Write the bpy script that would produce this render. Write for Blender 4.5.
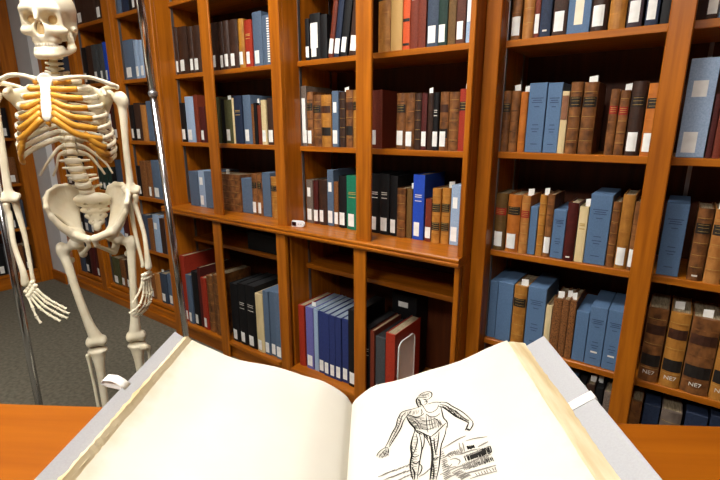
import bpy, bmesh, math, random
import numpy as np
from mathutils import Vector, Matrix

SC = bpy.context.scene
COL = SC.collection
for o in list(bpy.data.objects):
    bpy.data.objects.remove(o, do_unlink=True)

# ------------------------------------------------------------------ camera
# world: x runs right along the bookcase wall, y runs into that wall, z up
cam_d = bpy.data.cameras.new('camera')
cam = bpy.data.objects.new('camera', cam_d)
COL.objects.link(cam)
cam.location = (0, 0, 1.245)
cam.rotation_euler = (math.radians(90 - 14.25), 0, math.radians(35.7))
cam_d.sensor_width = 36
cam_d.lens = 449 / 720 * 36
cam_d.clip_start = 0.02
SC.camera = cam

# ------------------------------------------------------------------ world, exposure
w = bpy.data.worlds.new('world')
SC.world = w
w.use_nodes = True
w.node_tree.nodes['Background'].inputs[0].default_value = (1.0, 0.97, 0.92, 1)
w.node_tree.nodes['Background'].inputs[1].default_value = 0.05
SC.view_settings.view_transform = 'Standard'
SC.view_settings.look = 'None'
SC.view_settings.gamma = 1
SC.view_settings.use_curve_mapping = False
SC.view_settings.exposure = 0.0
LIGHT_STRENGTH = 35.5                     # the ceiling troffers
LIGHT_SPOTS = [(-1.15, .35), (-.35, -1.5)]
CEIL = 2.75

# ------------------------------------------------------------------ helpers
def lin(c):
    return tuple((v / 255 / 12.92) if v / 255 <= .04045 else ((v / 255 + .055) / 1.055) ** 2.4 for v in c) + (1,)

def link(name, me, mat=None, parent=None, smooth=False):
    o = bpy.data.objects.new(name, me)
    COL.objects.link(o)
    if mat is not None and not me.materials:
        me.materials.append(mat)
    if parent is not None:
        o.parent = parent
    if smooth:
        me.polygons.foreach_set('use_smooth', [True] * len(me.polygons))
    return o

def mesh(vs, fs):
    me = bpy.data.meshes.new('m')
    me.from_pydata([tuple(map(float, v)) for v in vs], [], fs)
    me.update()
    return me

def mobj(name, vs, fs, mat, parent=None, smooth=False):
    return link(name, mesh(vs, fs), mat, parent, smooth)

def box_vf(x0, x1, y0, y1, z0, z1, off=0):
    v = [(x0, y0, z0), (x1, y0, z0), (x1, y1, z0), (x0, y1, z0), (x0, y0, z1), (x1, y0, z1), (x1, y1, z1), (x0, y1, z1)]
    f = [(0, 3, 2, 1), (4, 5, 6, 7), (0, 1, 5, 4), (1, 2, 6, 5), (2, 3, 7, 6), (3, 0, 4, 7)]
    return v, [tuple(i + off for i in q) for q in f]

def bev_box(name, x0, x1, y0, y1, z0, z1, mat, parent=None, b=.002, seg=1):
    bm = bmesh.new()
    v, f = box_vf(x0, x1, y0, y1, z0, z1)
    vv = [bm.verts.new(p) for p in v]
    for q in f:
        bm.faces.new([vv[i] for i in q])
    if b > 0:
        bmesh.ops.bevel(bm, geom=list(bm.edges), offset=b, segments=seg, affect='EDGES', profile=.5)
    me = bpy.data.meshes.new('m')
    bm.to_mesh(me)
    bm.free()
    return link(name, me, mat, parent)

def boxes(name, lst, mat, parent=None):
    V, F = [], []
    for b in lst:
        v, f = box_vf(*b, off=len(V))
        V += v
        F += f
    return mobj(name, V, F, mat, parent)

def empty(name, loc, rz=0, label=None, cat=None, group=None):
    o = bpy.data.objects.new(name, None)
    o.empty_display_size = .05
    COL.objects.link(o)
    o.location = loc
    o.rotation_euler = (0, 0, rz)
    return tag(o, label, cat, group)

def tag(o, label=None, cat=None, group=None, kind=None):
    if label: o['label'] = label
    if cat: o['category'] = cat
    if group: o['group'] = group
    if kind: o['kind'] = kind
    return o

def struct(o):
    o['kind'] = 'structure'
    return o

def tube_vf(pts, rad, n=10, flat=1.0, up=None, cap=True):
    """swept tube along pts; rad scalar or list; flat squashes the section across 'up'"""
    P = [Vector(p) for p in pts]
    m = len(P)
    R = [rad] * m if not hasattr(rad, '__len__') else list(rad)
    V, F = [], []
    T = []
    for i in range(m):
        t = (P[min(i + 1, m - 1)] - P[max(i - 1, 0)])
        T.append(t.normalized())
    ref = Vector(up) if up else (Vector((0, 0, 1)) if abs(T[0].z) < .9 else Vector((1, 0, 0)))
    for i in range(m):
        a = ref - T[i] * ref.dot(T[i])
        if a.length < 1e-5:
            a = T[i].orthogonal()
        a.normalize()
        if not up:
            ref = a
        b = T[i].cross(a)
        for k in range(n):
            q = 2 * math.pi * k / n
            V.append(P[i] + a * math.cos(q) * R[i] + b * math.sin(q) * R[i] * flat)
    for i in range(m - 1):
        for k in range(n):
            k2 = (k + 1) % n
            F.append((i * n + k, i * n + k2, (i + 1) * n + k2, (i + 1) * n + k))
    if cap:
        F.append(tuple(range(n - 1, -1, -1)))
        F.append(tuple((m - 1) * n + k for k in range(n)))
    return V, F

def catmull(pts, n):
    P = [np.array(p, float) for p in pts]
    P = [2 * P[0] - P[1]] + P + [2 * P[-1] - P[-2]]
    out = []
    segs = len(P) - 3
    for i in range(n + 1):
        u = i / n * segs
        k = min(int(u), segs - 1)
        t = u - k
        a, b, c, d = P[k:k + 4]
        out.append(.5 * (2 * b + (c - a) * t + (2 * a - 5 * b + 4 * c - d) * t * t + (3 * b - a - 3 * c + d) * t ** 3))
    return out

# ------------------------------------------------------------------ materials
MATS = {}
def nmat(name):
    m = bpy.data.materials.new(name)
    m.use_nodes = True
    nt = m.node_tree
    return m, nt, nt.nodes['Principled BSDF']

def N(nt, kind, **kw):
    n = nt.nodes.new(kind)
    for k, v in kw.items():
        if k.startswith('i_'):
            n.inputs[k[2:].replace('_', ' ')].default_value = v
        else:
            setattr(n, k, v)
    return n

def ramp(nt, stops):
    r = nt.nodes.new('ShaderNodeValToRGB')
    e = r.color_ramp.elements
    while len(e) < len(stops):
        e.new(.5)
    for k, (p, c) in enumerate(stops):
        e[k].position = p
        e[k].color = c
    return r

def noise_mat(name, c1, c2, scale=20, stretch=(1, 1, 1), rough=.6, bump=.0, detail=4, spec=.4, lo=.35, hi=.65, rnd=0.0, coat=0):
    if name in MATS:
        return MATS[name]
    m, nt, b = nmat(name)
    tc = N(nt, 'ShaderNodeTexCoord')
    mp = N(nt, 'ShaderNodeMapping')
    mp.inputs['Scale'].default_value = stretch
    nt.links.new(tc.outputs['Object'], mp.inputs['Vector'])
    nz = N(nt, 'ShaderNodeTexNoise')
    nz.inputs['Scale'].default_value = scale
    nz.inputs['Detail'].default_value = detail
    vec = mp.outputs['Vector']
    if rnd:
        oi = N(nt, 'ShaderNodeObjectInfo')
        ad = N(nt, 'ShaderNodeVectorMath', operation='ADD')
        mu = N(nt, 'ShaderNodeMath', operation='MULTIPLY')
        mu.inputs[1].default_value = 37.0
        nt.links.new(oi.outputs['Random'], mu.inputs[0])
        nt.links.new(vec, ad.inputs[0])
        nt.links.new(mu.outputs[0], ad.inputs[1])
        vec = ad.outputs[0]
    nt.links.new(vec, nz.inputs['Vector'])
    r = ramp(nt, [(lo, lin(c1)), (hi, lin(c2))])
    nt.links.new(nz.outputs['Fac'], r.inputs['Fac'])
    col = r.outputs['Color']
    if rnd:
        hs = N(nt, 'ShaderNodeHueSaturation')
        mr = N(nt, 'ShaderNodeMapRange')
        mr.inputs['To Min'].default_value = 1 - rnd
        mr.inputs['To Max'].default_value = 1 + rnd
        nt.links.new(oi.outputs['Random'], mr.inputs['Value'])
        nt.links.new(mr.outputs[0], hs.inputs['Value'])
        nt.links.new(col, hs.inputs['Color'])
        col = hs.outputs['Color']
    nt.links.new(col, b.inputs['Base Color'])
    b.inputs['Roughness'].default_value = rough
    b.inputs['Specular IOR Level'].default_value = spec
    b.inputs['Coat Weight'].default_value = coat
    b.inputs['Coat Roughness'].default_value = .25
    if bump:
        bp = N(nt, 'ShaderNodeBump')
        bp.inputs['Strength'].default_value = bump
        bp.inputs['Distance'].default_value = .002
        nt.links.new(nz.outputs['Fac'], bp.inputs['Height'])
        nt.links.new(bp.outputs[0], b.inputs['Normal'])
    MATS[name] = m
    return m

WA, WB = (138, 73, 9), (180, 103, 18)
wood_v = noise_mat('wood_vertical', WA, WB, 9, (6, 6, .35), .36, .08, 6, .35, .3, .7)
wood_x = noise_mat('wood_along_wall', WA, WB, 9, (.35, 6, 6), .36, .08, 6, .35, .3, .7)
wood_y = noise_mat('wood_across', WA, WB, 9, (6, .35, 6), .36, .08, 6, .35, .3, .7)
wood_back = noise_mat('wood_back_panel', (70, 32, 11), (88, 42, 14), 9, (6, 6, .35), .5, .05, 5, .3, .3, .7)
wood_table = noise_mat('wood_table', (136, 70, 6), (154, 84, 10), 7, (.3, 5, 5), .5, .03, 6, .12, .3, .7)
steel = noise_mat('brushed_steel', (150, 150, 152), (185, 185, 188), 60, (1, 1, .1), .35, 0, 2, .5)
steel.node_tree.nodes['Principled BSDF'].inputs['Metallic'].default_value = .9
chrome = noise_mat('chrome', (195, 198, 205), (215, 217, 222), 5, (1, 1, 1), .16, 0, 2, .5)
chrome.node_tree.nodes['Principled BSDF'].inputs['Metallic'].default_value = 1
paper_white = noise_mat('label_paper', (225, 224, 220), (240, 240, 236), 30, (1, 1, 1), .8, 0, 2, .2)
page_dark = noise_mat('black_page_edges', (20, 20, 22), (34, 34, 36), 200, rough=.8)
page_blue = noise_mat('blue_grey_page_edges', (112, 124, 136), (134, 146, 156), 200, rough=.8)
page_edge = noise_mat('page_edges', (128, 112, 88), (172, 156, 128), 300, (1, .1, .02), .9, .1, 3, .1)
carpet = noise_mat('carpet', (94, 90, 78), (114, 109, 96), 55, (1, 1, 1), .95, .3, 8, .1)
plaster = noise_mat('painted_plaster', (206, 208, 210), (212, 214, 216), 8, (1, 1, 1), .8, .02, 3, .2)
ceil_m = noise_mat('ceiling_tile', (225, 225, 220), (235, 235, 230), 60, (1, 1, 1), .9, .05, 4, .1)
bone = noise_mat('bone_plastic', (222, 210, 180), (233, 225, 202), 18, (1, 1, 1), .42, .05, 4, .4)
bone_dark = noise_mat('tan_socket_shade', (196, 160, 104), (222, 196, 146), 40, (1, 1, 1), .55, .1, 4, .3)  # darker bone tan, carries the cavity shade as colour
cartil = noise_mat('amber_cartilage', (190, 132, 36), (212, 154, 56), 25, (1, 1, 1), .4, .05, 3, .4)
disc_m = noise_mat('disc_tan', (190, 165, 115), (208, 185, 140), 25, (1, 1, 1), .5, .05, 3, .4)

BC = {  # book cloths and leathers, (dark, light)
 'brown': ((74, 42, 20), (146, 94, 50)), 'darkbrown': ((44, 27, 20), (66, 42, 30)), 'tan': ((150, 92, 40), (186, 128, 66)),
 'gold': ((146, 92, 32), (184, 126, 54)), 'orange': ((158, 86, 28), (190, 112, 42)), 'redbrown': ((98, 38, 22), (118, 50, 30)),
 'brownred': ((72, 38, 28), (92, 52, 38)), 'maroon': ((60, 18, 16), (84, 28, 24)), 'red': ((138, 36, 20), (160, 50, 28)),
 'navy': ((26, 36, 56), (36, 48, 72)), 'navyset': ((34, 44, 92), (44, 56, 108)), 'blue': ((78, 104, 136), (86, 113, 146)),
 'greyblue': ((74, 90, 112), (90, 108, 130)), 'slate': ((48, 58, 74), (62, 74, 92)), 'paleblue': ((138, 160, 188), (158, 178, 204)),
 'royal': ((24, 60, 160), (34, 76, 184)), 'black': ((8, 8, 10), (17, 17, 20)), 'charcoal': ((52, 54, 56), (70, 72, 74)),
 'cream': ((196, 174, 126), (222, 202, 158)), 'beige': ((176, 136, 78), (196, 158, 98)), 'plum': ((44, 32, 38), (62, 48, 54)),
 'olive': ((58, 58, 34), (78, 78, 48)), 'olivebrown': ((88, 64, 30), (112, 82, 42)), 'vermilion': ((186, 70, 30), (206, 88, 42)),
 'darkgreen': ((20, 42, 36), (30, 56, 48)), 'green': ((20, 104, 78), (28, 124, 92)), 'greybrown': ((88, 76, 68), (116, 102, 92)),
 'violet': ((84, 80, 146), (120, 116, 180)), 'amber': ((150, 96, 24), (184, 128, 40)),
}
BNAME = {'brown': 'brown', 'darkbrown': 'dark-brown', 'tan': 'tan', 'gold': 'golden-tan', 'orange': 'orange-brown', 'redbrown': 'reddish-brown',
 'brownred': 'russet', 'maroon': 'maroon', 'red': 'red', 'navy': 'navy', 'navyset': 'dark-blue', 'blue': 'blue', 'greyblue': 'grey-blue',
 'slate': 'slate-blue', 'paleblue': 'pale-blue', 'royal': 'bright-blue', 'black': 'black', 'charcoal': 'charcoal', 'cream': 'cream', 'beige': 'beige',
 'plum': 'blackish-plum', 'olive': 'olive', 'olivebrown': 'olive-brown', 'vermilion': 'orange-red', 'darkgreen': 'dark-green', 'green': 'green',
 'greybrown': 'grey-brown', 'violet': 'violet', 'amber': 'amber'}
def book_mat(c, st):
    a, b = BC[c]
    if st == 'L':
        return noise_mat('leather_' + c, a, b, 42, (1, 1, .7), .45, .25, 7, .4, .3, .7, rnd=.12)
    if st == 'V':
        return noise_mat('vellum_' + c, a, b, 12, (1, 1, .5), .6, .1, 4, .3, .3, .7, rnd=.06)
    return noise_mat('cloth_' + c, a, b, 260, (1, 1, 1), .62, .05, 2, .3, .3, .7, rnd=.08)
patch_black = noise_mat('title_leather_black', (22, 18, 16), (38, 32, 28), 40, rough=.5)
patch_red = noise_mat('title_leather_red', (130, 24, 18), (156, 38, 28), 40, rough=.5)
patch_brown = noise_mat('title_leather_brown', (118, 76, 50), (140, 94, 66), 40, rough=.5)
gold_m = noise_mat('gold_tooling', (176, 140, 70), (200, 168, 96), 60, rough=.35)
ink_dim = noise_mat('stamped_lettering', (44, 62, 90), (50, 70, 100), 60, rough=.6)
white_ink = noise_mat('white_lettering', (214, 208, 198), (228, 222, 212), 60, rough=.6)

# ------------------------------------------------------------------ room shell
struct(bev_box('floor', -5.2, 3.2, -4.6, 2.2, -.06, 0, carpet, b=0))
struct(bev_box('ceiling', -5.2, 3.2, -4.6, 2.2, CEIL, CEIL + .06, ceil_m, b=0))
struct(bev_box('wall_back', -5.2, 3.2, 1.93, 2.03, 0, CEIL, plaster, b=0))
struct(bev_box('wall_left', -4.62, -4.52, -4.5, 1.93, 0, CEIL, plaster, b=0))
struct(bev_box('wall_right', 3.0, 3.1, -4.5, 1.93, 0, CEIL, wood_back, b=0))
struct(bev_box('wall_rear', -4.52, 3.0, -4.5, -4.4, 0, CEIL, wood_back, b=0))
struct(bev_box('wall_corner', -4.51, -3.925, 1.415, 1.93, 0, CEIL, plaster, b=0))
struct(bev_box('baseboard_corner', -4.17, -3.925, 1.399, 1.415, 0, .09, wood_x, b=.003))

# ceiling troffers
em = bpy.data.materials.new('troffer_diffuser')
em.use_nodes = True
_b = em.node_tree.nodes['Principled BSDF']
_b.inputs['Base Color'].default_value = (.9, .9, .88, 1)
_b.inputs['Emission Color'].default_value = (1.0, .965, .90, 1)
_b.inputs['Emission Strength'].default_value = LIGHT_STRENGTH
frame_m = noise_mat('troffer_frame', (205, 205, 205), (215, 215, 215), 10, rough=.5)
for i, (x, y) in enumerate(LIGHT_SPOTS):
    t = empty('ceiling_light', (x, y, CEIL), 0, ['white ceiling light panel overhead, nearest the bookcases', 'white ceiling light panel overhead, farther from the bookcases'][i], 'ceiling light', 'ceiling light panels')
    boxes('frame', [(-.62, -.6, -.32, .32, -.03, 0), (.6, .62, -.32, .32, -.03, 0), (-.6, .6, -.32, -.30, -.03, 0), (-.6, .6, .30, .32, -.03, 0)], frame_m, t)
    boxes('diffuser', [(-.6, .6, -.30, .30, -.015, -.004)], em, t)

# ------------------------------------------------------------------ bookcases
ST = .022    # shelf thickness
def standards(parent, lst, z0, z1):
    for (x, y, dx) in lst:
        boxes('shelf_standard', [(x, x + dx, y, y + .014, z0, z1)], steel, parent)

# -- pair of cases with the ledge (the two middle ones)
def ledge_case(label, left_stile, mid, right_stile, end=True, yF=1.42, yS=1.52, yB=1.80, top=2.25):
    t = empty('bookcase', (0, 0, 0), 0, label, 'bookcase')
    xl, xr = left_stile[1], right_stile[0]
    ZL = .802
    # upper stiles stand on the ledge, lower ones carry it
    for nm, (a, b) in (('stile', left_stile), ('stile', mid), ('stile', right_stile)):
        if nm and (a, b) == right_stile and not end:
            continue
        tk = .012 if (a, b) == mid else .022
        bev_box(nm, a, b, yF, yF + tk, ZL, top, wood_v, t, .0025)
        bev_box(nm, a, b - (.012 if (a, b) == mid else 0), yF - .017, yF - .017 + tk, .0, ZL - .032, wood_v, t, .0025)
    for z0, z1 in ((ZL, top), (.0, ZL - .032)):
        bev_box('side_panel', left_stile[0] + .004, xl, yF + .022, yB, z0, z1, wood_v, t, .001)
        bev_box('side_panel', xr, right_stile[1], yF + (.022 if end else .1), yB, z0, z1, wood_v, t, .001)
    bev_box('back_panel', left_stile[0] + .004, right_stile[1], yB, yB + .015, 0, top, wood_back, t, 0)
    for z in (1.157, 1.515, 1.875):
        bev_box('shelf', xl + .001, xr - .001, yS, yB, z - ST, z, wood_x, t, .002)
    bev_box('shelf', xl + .001, xr - .001, 1.54, yB, .577, .6, wood_x, t, .002)
    bev_box('bottom_shelf', xl, xr, yF - .014, yB, .078, .1, wood_x, t, .003)
    bev_box('plinth', left_stile[1], xr, yF + .006, yF + .03, 0, .078, wood_x, t, .002)
    bev_box('top_panel', left_stile[0], right_stile[1], yF, yB, top, top + .03, wood_x, t, .002)
    standards(t, [(xl, yS + .012, .003), (xl, yB - .06, .003), (xr - .003, yS + .012, .003)], ZL + .01, top - .02)
    standards(t, [(xl, 1.555, .003)], .11, ZL - .04)
    return t
caseB = ledge_case('wooden bookcase with the white gauge and red folders, middle of the wall', (-1.487, -1.4285), (-1.041, -.970), (-.6035, -.584))
caseA = ledge_case('wooden bookcase just right of the chrome post, left of the white gauge', (-2.40, -2.343), (-1.954, -1.880), (-1.507, -1.488), end=False)

# the ledge runs on across both
lg = empty('ledge', (-1.492, 1.6, .77), 0, 'long wooden ledge running across both middle bookcases', 'ledge')
bm = bmesh.new()
prof = [(-.207, -.0), (-.210, .006), (-.210, .012), (-.206, .015), (-.206, .019), (-.209, .022), (-.209, .028), (-.205, .032), (.199, .032), (.199, 0)]
x0, x1 = -.907, .907
va = [bm.verts.new((x0, p[0], p[1])) for p in prof]
vb = [bm.verts.new((x1, p[0], p[1])) for p in prof]
k = len(prof)
for i in range(k):
    bm.faces.new((va[i], vb[i], vb[(i + 1) % k], va[(i + 1) % k]))
bm.faces.new(va)
bm.faces.new(vb[::-1])
bmesh.ops.recalc_face_normals(bm, faces=bm.faces)
me = bpy.data.meshes.new('m')
bm.to_mesh(me)
bm.free()
link('ledge_board', me, wood_x, lg)

# -- plain recessed cases
def plain_case(label, stiles, yF, yS, yB, zs, thin_mid, plinth_h, top=2.25):
    t = empty('bookcase', (0, 0, 0), 0, label, 'bookcase')
    n = len(stiles)
    for k, (a, b) in enumerate(stiles):
        bev_box('stile', a, b, yF, yF + .022, 0, top, wood_v, t, .0025)
        if k in (0, n - 1) or not thin_mid:
            if k == n - 1:
                bev_box('side_panel', a, a + .02, yF + .022, yB, 0, top, wood_v, t, .001)
            else:
                bev_box('side_panel', b - .02, b, yF + .022, yB, 0, top, wood_v, t, .001)
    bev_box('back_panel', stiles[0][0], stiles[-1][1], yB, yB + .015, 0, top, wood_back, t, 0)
    spans = [(stiles[0][1], stiles[-1][0])] if thin_mid else [(stiles[k][1], stiles[k + 1][0] if k == n - 2 else stiles[k + 1][1] - .02) for k in range(n - 1)]
    for (a, b) in spans:
        for z in zs[:-1]:
            bev_box('shelf', a + .001, b - .001, yS, yB, z - ST, z, wood_x, t, .002)
        z = zs[-1]
        bev_box('bottom_shelf', a + .001, b - .001, yF + .024, yB, z - ST, z, wood_x, t, .002)
        standards(t, [(a, yS + .012, .003), (a, yB - .07, .003)], zs[-1] + .005, top - .02)
    for k in range(n - 1):
        bev_box('plinth', stiles[k][1] + .0005, stiles[k + 1][0] - .0005, yF, yF + .022, 0, plinth_h, wood_x, t, .004)
    bev_box('top_panel', stiles[0][0], stiles[-1][1], yF, yB, top, top + .03, wood_x, t, .002)
    return t
ZS = [1.87, 1.513, 1.1595, .812, .4635, .118]
caseC = plain_case('recessed wooden bookcase at the right with many blue slipcases', [(-.583, -.5325), (-.09, -.034), (.385, .44)], 1.497, 1.55, 1.82, ZS, True, .075)
standards(caseC, [(.006, 1.815, .012)], .12, 2.2)
ZS0 = [1.875, 1.513, 1.157, .81, .46, .112]
caseD = plain_case('recessed wooden bookcase standing behind the skeleton', [(-3.92, -3.86), (-3.43, -3.35), (-2.915, -2.835), (-2.45, -2.402)], 1.455, 1.49, 1.77, ZS0, False, .09)
boxes('plinth_molding', [(-3.92, -2.402, 1.439, 1.4545, 0, .05)], wood_x, caseD)

# -- case on the left wall (built along x, then turned to face into the room)
t = plain_case('wooden bookcase on the far left wall beyond the skeleton', [(-.60, -.50), (-.06, 0), (.48, .58)], 0, .045, .30, ZS0, True, .09)
t.location = (-4.17, .83, 0)      # local x runs along world y
t.rotation_euler = (0, 0, math.radians(90))
caseL = t

# ------------------------------------------------------------------ books
def spine_pts(wd, b, n=6):
    """plan of the spine front from left to right: arc bulging to -y by b"""
    return [(-wd / 2 + wd * i / n, -b * (1 - (2 * i / n - 1) ** 2) + .0) for i in range(n + 1)]

def spine_strip(wd, b, f0, f1, z0, z1, off, n=4):
    V, F = [], []
    for i in range(n + 1):
        u = f0 + (f1 - f0) * i / n
        y = -b * (1 - (2 * u - 1) ** 2) - off
        V += [(-wd / 2 + wd * u, y, z0), (-wd / 2 + wd * u, y, z1)]
    for i in range(n):
        F.append((2 * i, 2 * i + 2, 2 * i + 3, 2 * i + 1))
    return V, F

def join(parts):
    V, F = [], []
    for v, f in parts:
        k = len(V)
        V += v
        F += [tuple(i + k for i in q) for q in f]
    return V, F

def stuff(*a):
    o = mobj(*a)
    o['kind'] = 'stuff'
    return o

ORD = ['first', 'second', 'third', 'fourth', 'fifth', 'sixth', 'seventh', 'eighth', 'ninth', 'tenth', 'eleventh', 'twelfth', 'thirteenth', 'fourteenth']
BAY = {'large_right': 'large right bay', 'far_right': 'far-right bay', 'red_folder': 'red-folder bay', 'white_gauge': 'white-gauge bay',
 'black_folio': 'black-folio bay', 'chrome_post': 'chrome-post bay', 'skeleton_arm': "bay behind skeleton's arm", 'skeleton_rib': "bay behind skeleton's ribs",
 'skeleton_pelvis': "bay behind skeleton's spine", 'left_wall': 'left-wall bookcase'}
rng = random.Random(7)

def make_book(loc, rz, wd, H, st, co, fl, depth, label, group, lean=0):
    cat = 'slipcase' if st == 'S' else 'book'
    kind = {'S': 'slipcase', 'L': 'leather_book', 'V': 'vellum_book', 'J': 'bound_journal'}.get(st, 'book')
    t = empty(kind, loc, rz, label, cat, group)
    if lean:
        t.rotation_euler = (0, lean, 0)
    m = book_mat(co, st)
    th = min(.003, wd * .16)
    if st == 'L':
        b = min(.22 * wd, .009)
    elif st in 'CV':
        b = min(.10 * wd, .004)
    else:
        b = 0.0
    if st == 'S':
        bev_box('case', -wd / 2, wd / 2, 0, depth, 0, H, m, t, .0014)
    else:
        o = spine_pts(wd, b)
        out = [(-wd / 2, depth)] + [(x, y + b) for x, y in o] + [(wd / 2, depth), (wd / 2 - th, depth)]
        inn = [(wd / 2 - th, .006 + b), (-wd / 2 + th, .006 + b), (-wd / 2 + th, depth)]
        pl = out + inn
        n = len(pl)
        V = [(x, y - b, 0) for x, y in pl] + [(x, y - b, H) for x, y in pl]
        F = [(i, (i + 1) % n, n + (i + 1) % n, n + i) for i in range(n)] + [tuple(range(n))[::-1], tuple(range(n, 2 * n))]
        mobj('cover', V, F, m, t)
        boxes('pages', [(-wd / 2 + th, wd / 2 - th, .0062, depth - .004, .003, H - (.0008 if st == 'J' else .004))], page_dark if co in ('black', 'plum', 'charcoal') else page_blue if st == 'J' else page_edge, t)
    B = b
    # raised bands of the old bindings
    if st == 'L':
        zb = [H * q for q in (.17, .34, .51, .68, .85)]
        stuff('raised_bands', *join([spine_strip(wd, B, .03, .97, z - .0022, z + .0022, .0012) for z in zb]), m, t)
        if 'b' not in fl and rng.random() < .7:
            stuff('gold_tooling', *join([spine_strip(wd, B, .06, .94, z + .004, z + .005, .0005) for z in zb]), gold_m, t)
    z0 = .012
    if 'b' in fl:
        f0, f1 = (.06, .94) if wd < .03 else ((.10, .80) if wd < .045 else (.15, .66))
        zz = .012 + rng.random() * .004
        hh = min(.056, H * .26)
        V, F = spine_strip(wd, B, f0, f1, zz, zz + hh, .0019 if st == 'L' else .0008)
        lo = mobj('spine_label', V, F, paper_white, t)
        lo['label'] = 'white call-number sticker'
    if 'm' in fl:
        f0, f1 = (.06, .94) if wd < .03 else (.2, .72)
        V, F = spine_strip(wd, B, f0, f1, H * .62, H * .62 + .042, .0008)
        mobj('spine_label', V, F, paper_white, t)['label'] = 'white upper sticker'
    if 'w' in fl:
        V, F = spine_strip(wd, B, .08, .8, H * .26, H * .80, .0008)
        mobj('spine_label', V, F, paper_white, t)['label'] = 'long white sticker'
    if 'W' in fl:
        V, F = join([spine_strip(wd, B, 0.01, .99, H * .42, H * .97, .0008), spine_strip(wd, B, .3, .68, H * .10, H * .42, .0008)])
        mobj('spine_label', V, F, noise_mat('cream_title', (226, 216, 190), (238, 230, 208), 20, rough=.8), t)['label'] = 'cream title label'
    if 'k' in fl:
        mobj('title_patch', *spine_strip(wd, B, .03, .97, H * .66, H * .80, .0014), patch_black, t)['label'] = 'black title patch'
        stuff('gold_title', *join([spine_strip(wd, B, .15, .85, H * q, H * q + .0009, .0018) for q in (.69, .74, .78)]), gold_m, t)
    if 'K' in fl:
        mobj('title_patch', *spine_strip(wd, B, .03, .97, H * .22, H * .38, .0014), patch_black, t)['label'] = 'black lower patch'
        mobj('title_patch', *spine_strip(wd, B, .03, .97, H * .66, H * .79, .0014), noise_mat('title_leather_umber', (52, 28, 18), (74, 42, 26), 40, rough=.5), t)
    if 'd' in fl:
        for q in (.24, .58):
            mobj('title_patch', *spine_strip(wd, B, .03, .97, H * q, H * (q + .15), .0014), patch_black, t)['label'] = 'black title patch'
            stuff('gold_title', *join([spine_strip(wd, B, .1, .9, H * q + dz, H * q + dz + .0012, .0018) for dz in (.004, .012, .02, .028)]), gold_m, t)
    if 'r' in fl:
        mobj('title_patch', *spine_strip(wd, B, .03, .97, H * .63, H * .75, .0014), patch_red, t)['label'] = 'red title patch'
        stuff('gold_title', *join([spine_strip(wd, B, .15, .85, H * q, H * q + .0012, .0018) for q in (.66, .69, .72)]), gold_m, t)
    if 'R' in fl:
        mobj('title_patch', *spine_strip(wd, B, .03, .97, H * .55, H * .93, .0014), patch_brown, t)['label'] = 'brown title panel'
    if 'Q' in fl:
        mobj('title_patch', *join([spine_strip(wd, B, .02, .98, H * .68, H * .98, .0014), spine_strip(wd, B, .02, .98, H * .37, H * .41, .0014), spine_strip(wd, B, .02, .98, H * .06, H * .09, .0014)]), patch_black, t)['label'] = 'black title panel'
    if 'g' in fl:
        stuff('gold_title', *join([spine_strip(wd, B, .2, .8, H * q, H * q + .003, .0010) for q in (.60, .66, .69)]), white_ink if co in ('black', 'royal', 'redbrown') else gold_m, t)
    if 'x' in fl:
        ln = []
        for q, f in ((.78, .7), (.75, .5), (.72, .6), (.66, .3), (.40, .35), (.34, .45), (.30, .3), (.12, .4)):
            ln.append(spine_strip(wd, B, .5 - f / 2, .5 + f / 2, H * q, H * q + .0025, .0007))
        stuff('title_lettering', *join(ln), ink_dim, t)
    if 'o' in fl:
        mobj('shelfmark', *spine_strip(wd, B, .3, .7, H * .22 if st == 'S' else H * .06, H * .22 + .006 if st == 'S' else H * .06 + .005, .0008), white_ink, t)
    if 'G' in fl:
        stuff('comb_binding', *join([spine_strip(wd, B, .62, .86, H * (.06 + .05 * q), H * (.06 + .05 * q) + .006, .002) for q in range(18)]), paper_white, t)
    if 'N' in fl:
        cu = bpy.data.curves.new('f', 'FONT')
        cu.body = 'NE7'
        cu.size = .018
        cu.align_x = 'CENTER'
        cu.extrude = .0003
        to = bpy.data.objects.new('tmp', cu)
        COL.objects.link(to)
        bpy.context.view_layer.update()
        me = bpy.data.meshes.new_from_object(to.evaluated_get(bpy.context.evaluated_depsgraph_get()))
        bpy.data.objects.remove(to, do_unlink=True)
        s = link('shelfmark_lettering', me, white_ink, t)
        s.rotation_euler = (math.pi / 2, 0, 0)
        s.location = (0, -B - .0015, H * .11)
    if 't' in fl:
        x = wd * rng.uniform(-.2, .2)
        hw = min(.012, wd * .35)
        y = rng.uniform(.02, .05)
        a = rng.uniform(-.002, .002)
        V = [(x - hw, y, H * .8), (x + hw, y, H * .8), (x + hw + a, y - .002, H + .022), (x - hw + a, y - .002, H + .019)]
        V += [(p[0], p[1] + .0006, p[2]) for p in V]
        F = [(0, 1, 2, 3), (7, 6, 5, 4), (0, 4, 5, 1), (1, 5, 6, 2), (2, 6, 7, 3), (3, 7, 4, 0)]
        mobj('paper_slip', V, F, paper_white, t)['label'] = 'white paper slip'
    return t

def feature(st, fl):
    if 'N' in fl: return 'with dark bands and white lettering'
    if 'W' in fl: return 'with large cream title label'
    if 'w' in fl: return 'with long white sticker'
    if 'G' in fl: return 'with white comb binding'
    if 'Q' in fl: return 'with black panels'
    if 'd' in fl: return 'with two black patches'
    if 'm' in fl: return 'with two white labels' if 'b' in fl else 'with white upper label'
    if 'k' in fl: return 'with black patch and label' if 'b' in fl else 'with black title patch'
    if 'K' in fl: return 'with dark title panels'
    if 'r' in fl: return 'with red title patch'
    if 't' in fl: return 'with paper slip'
    if 'b' in fl: return 'with white spine label'
    if 'x' in fl: return 'with stamped lettering'
    return ''
NOUN = {'S': 'slipcase', 'L': 'leather book', 'V': 'vellum book', 'J': 'bound journal', 'C': 'cloth book'}

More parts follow.
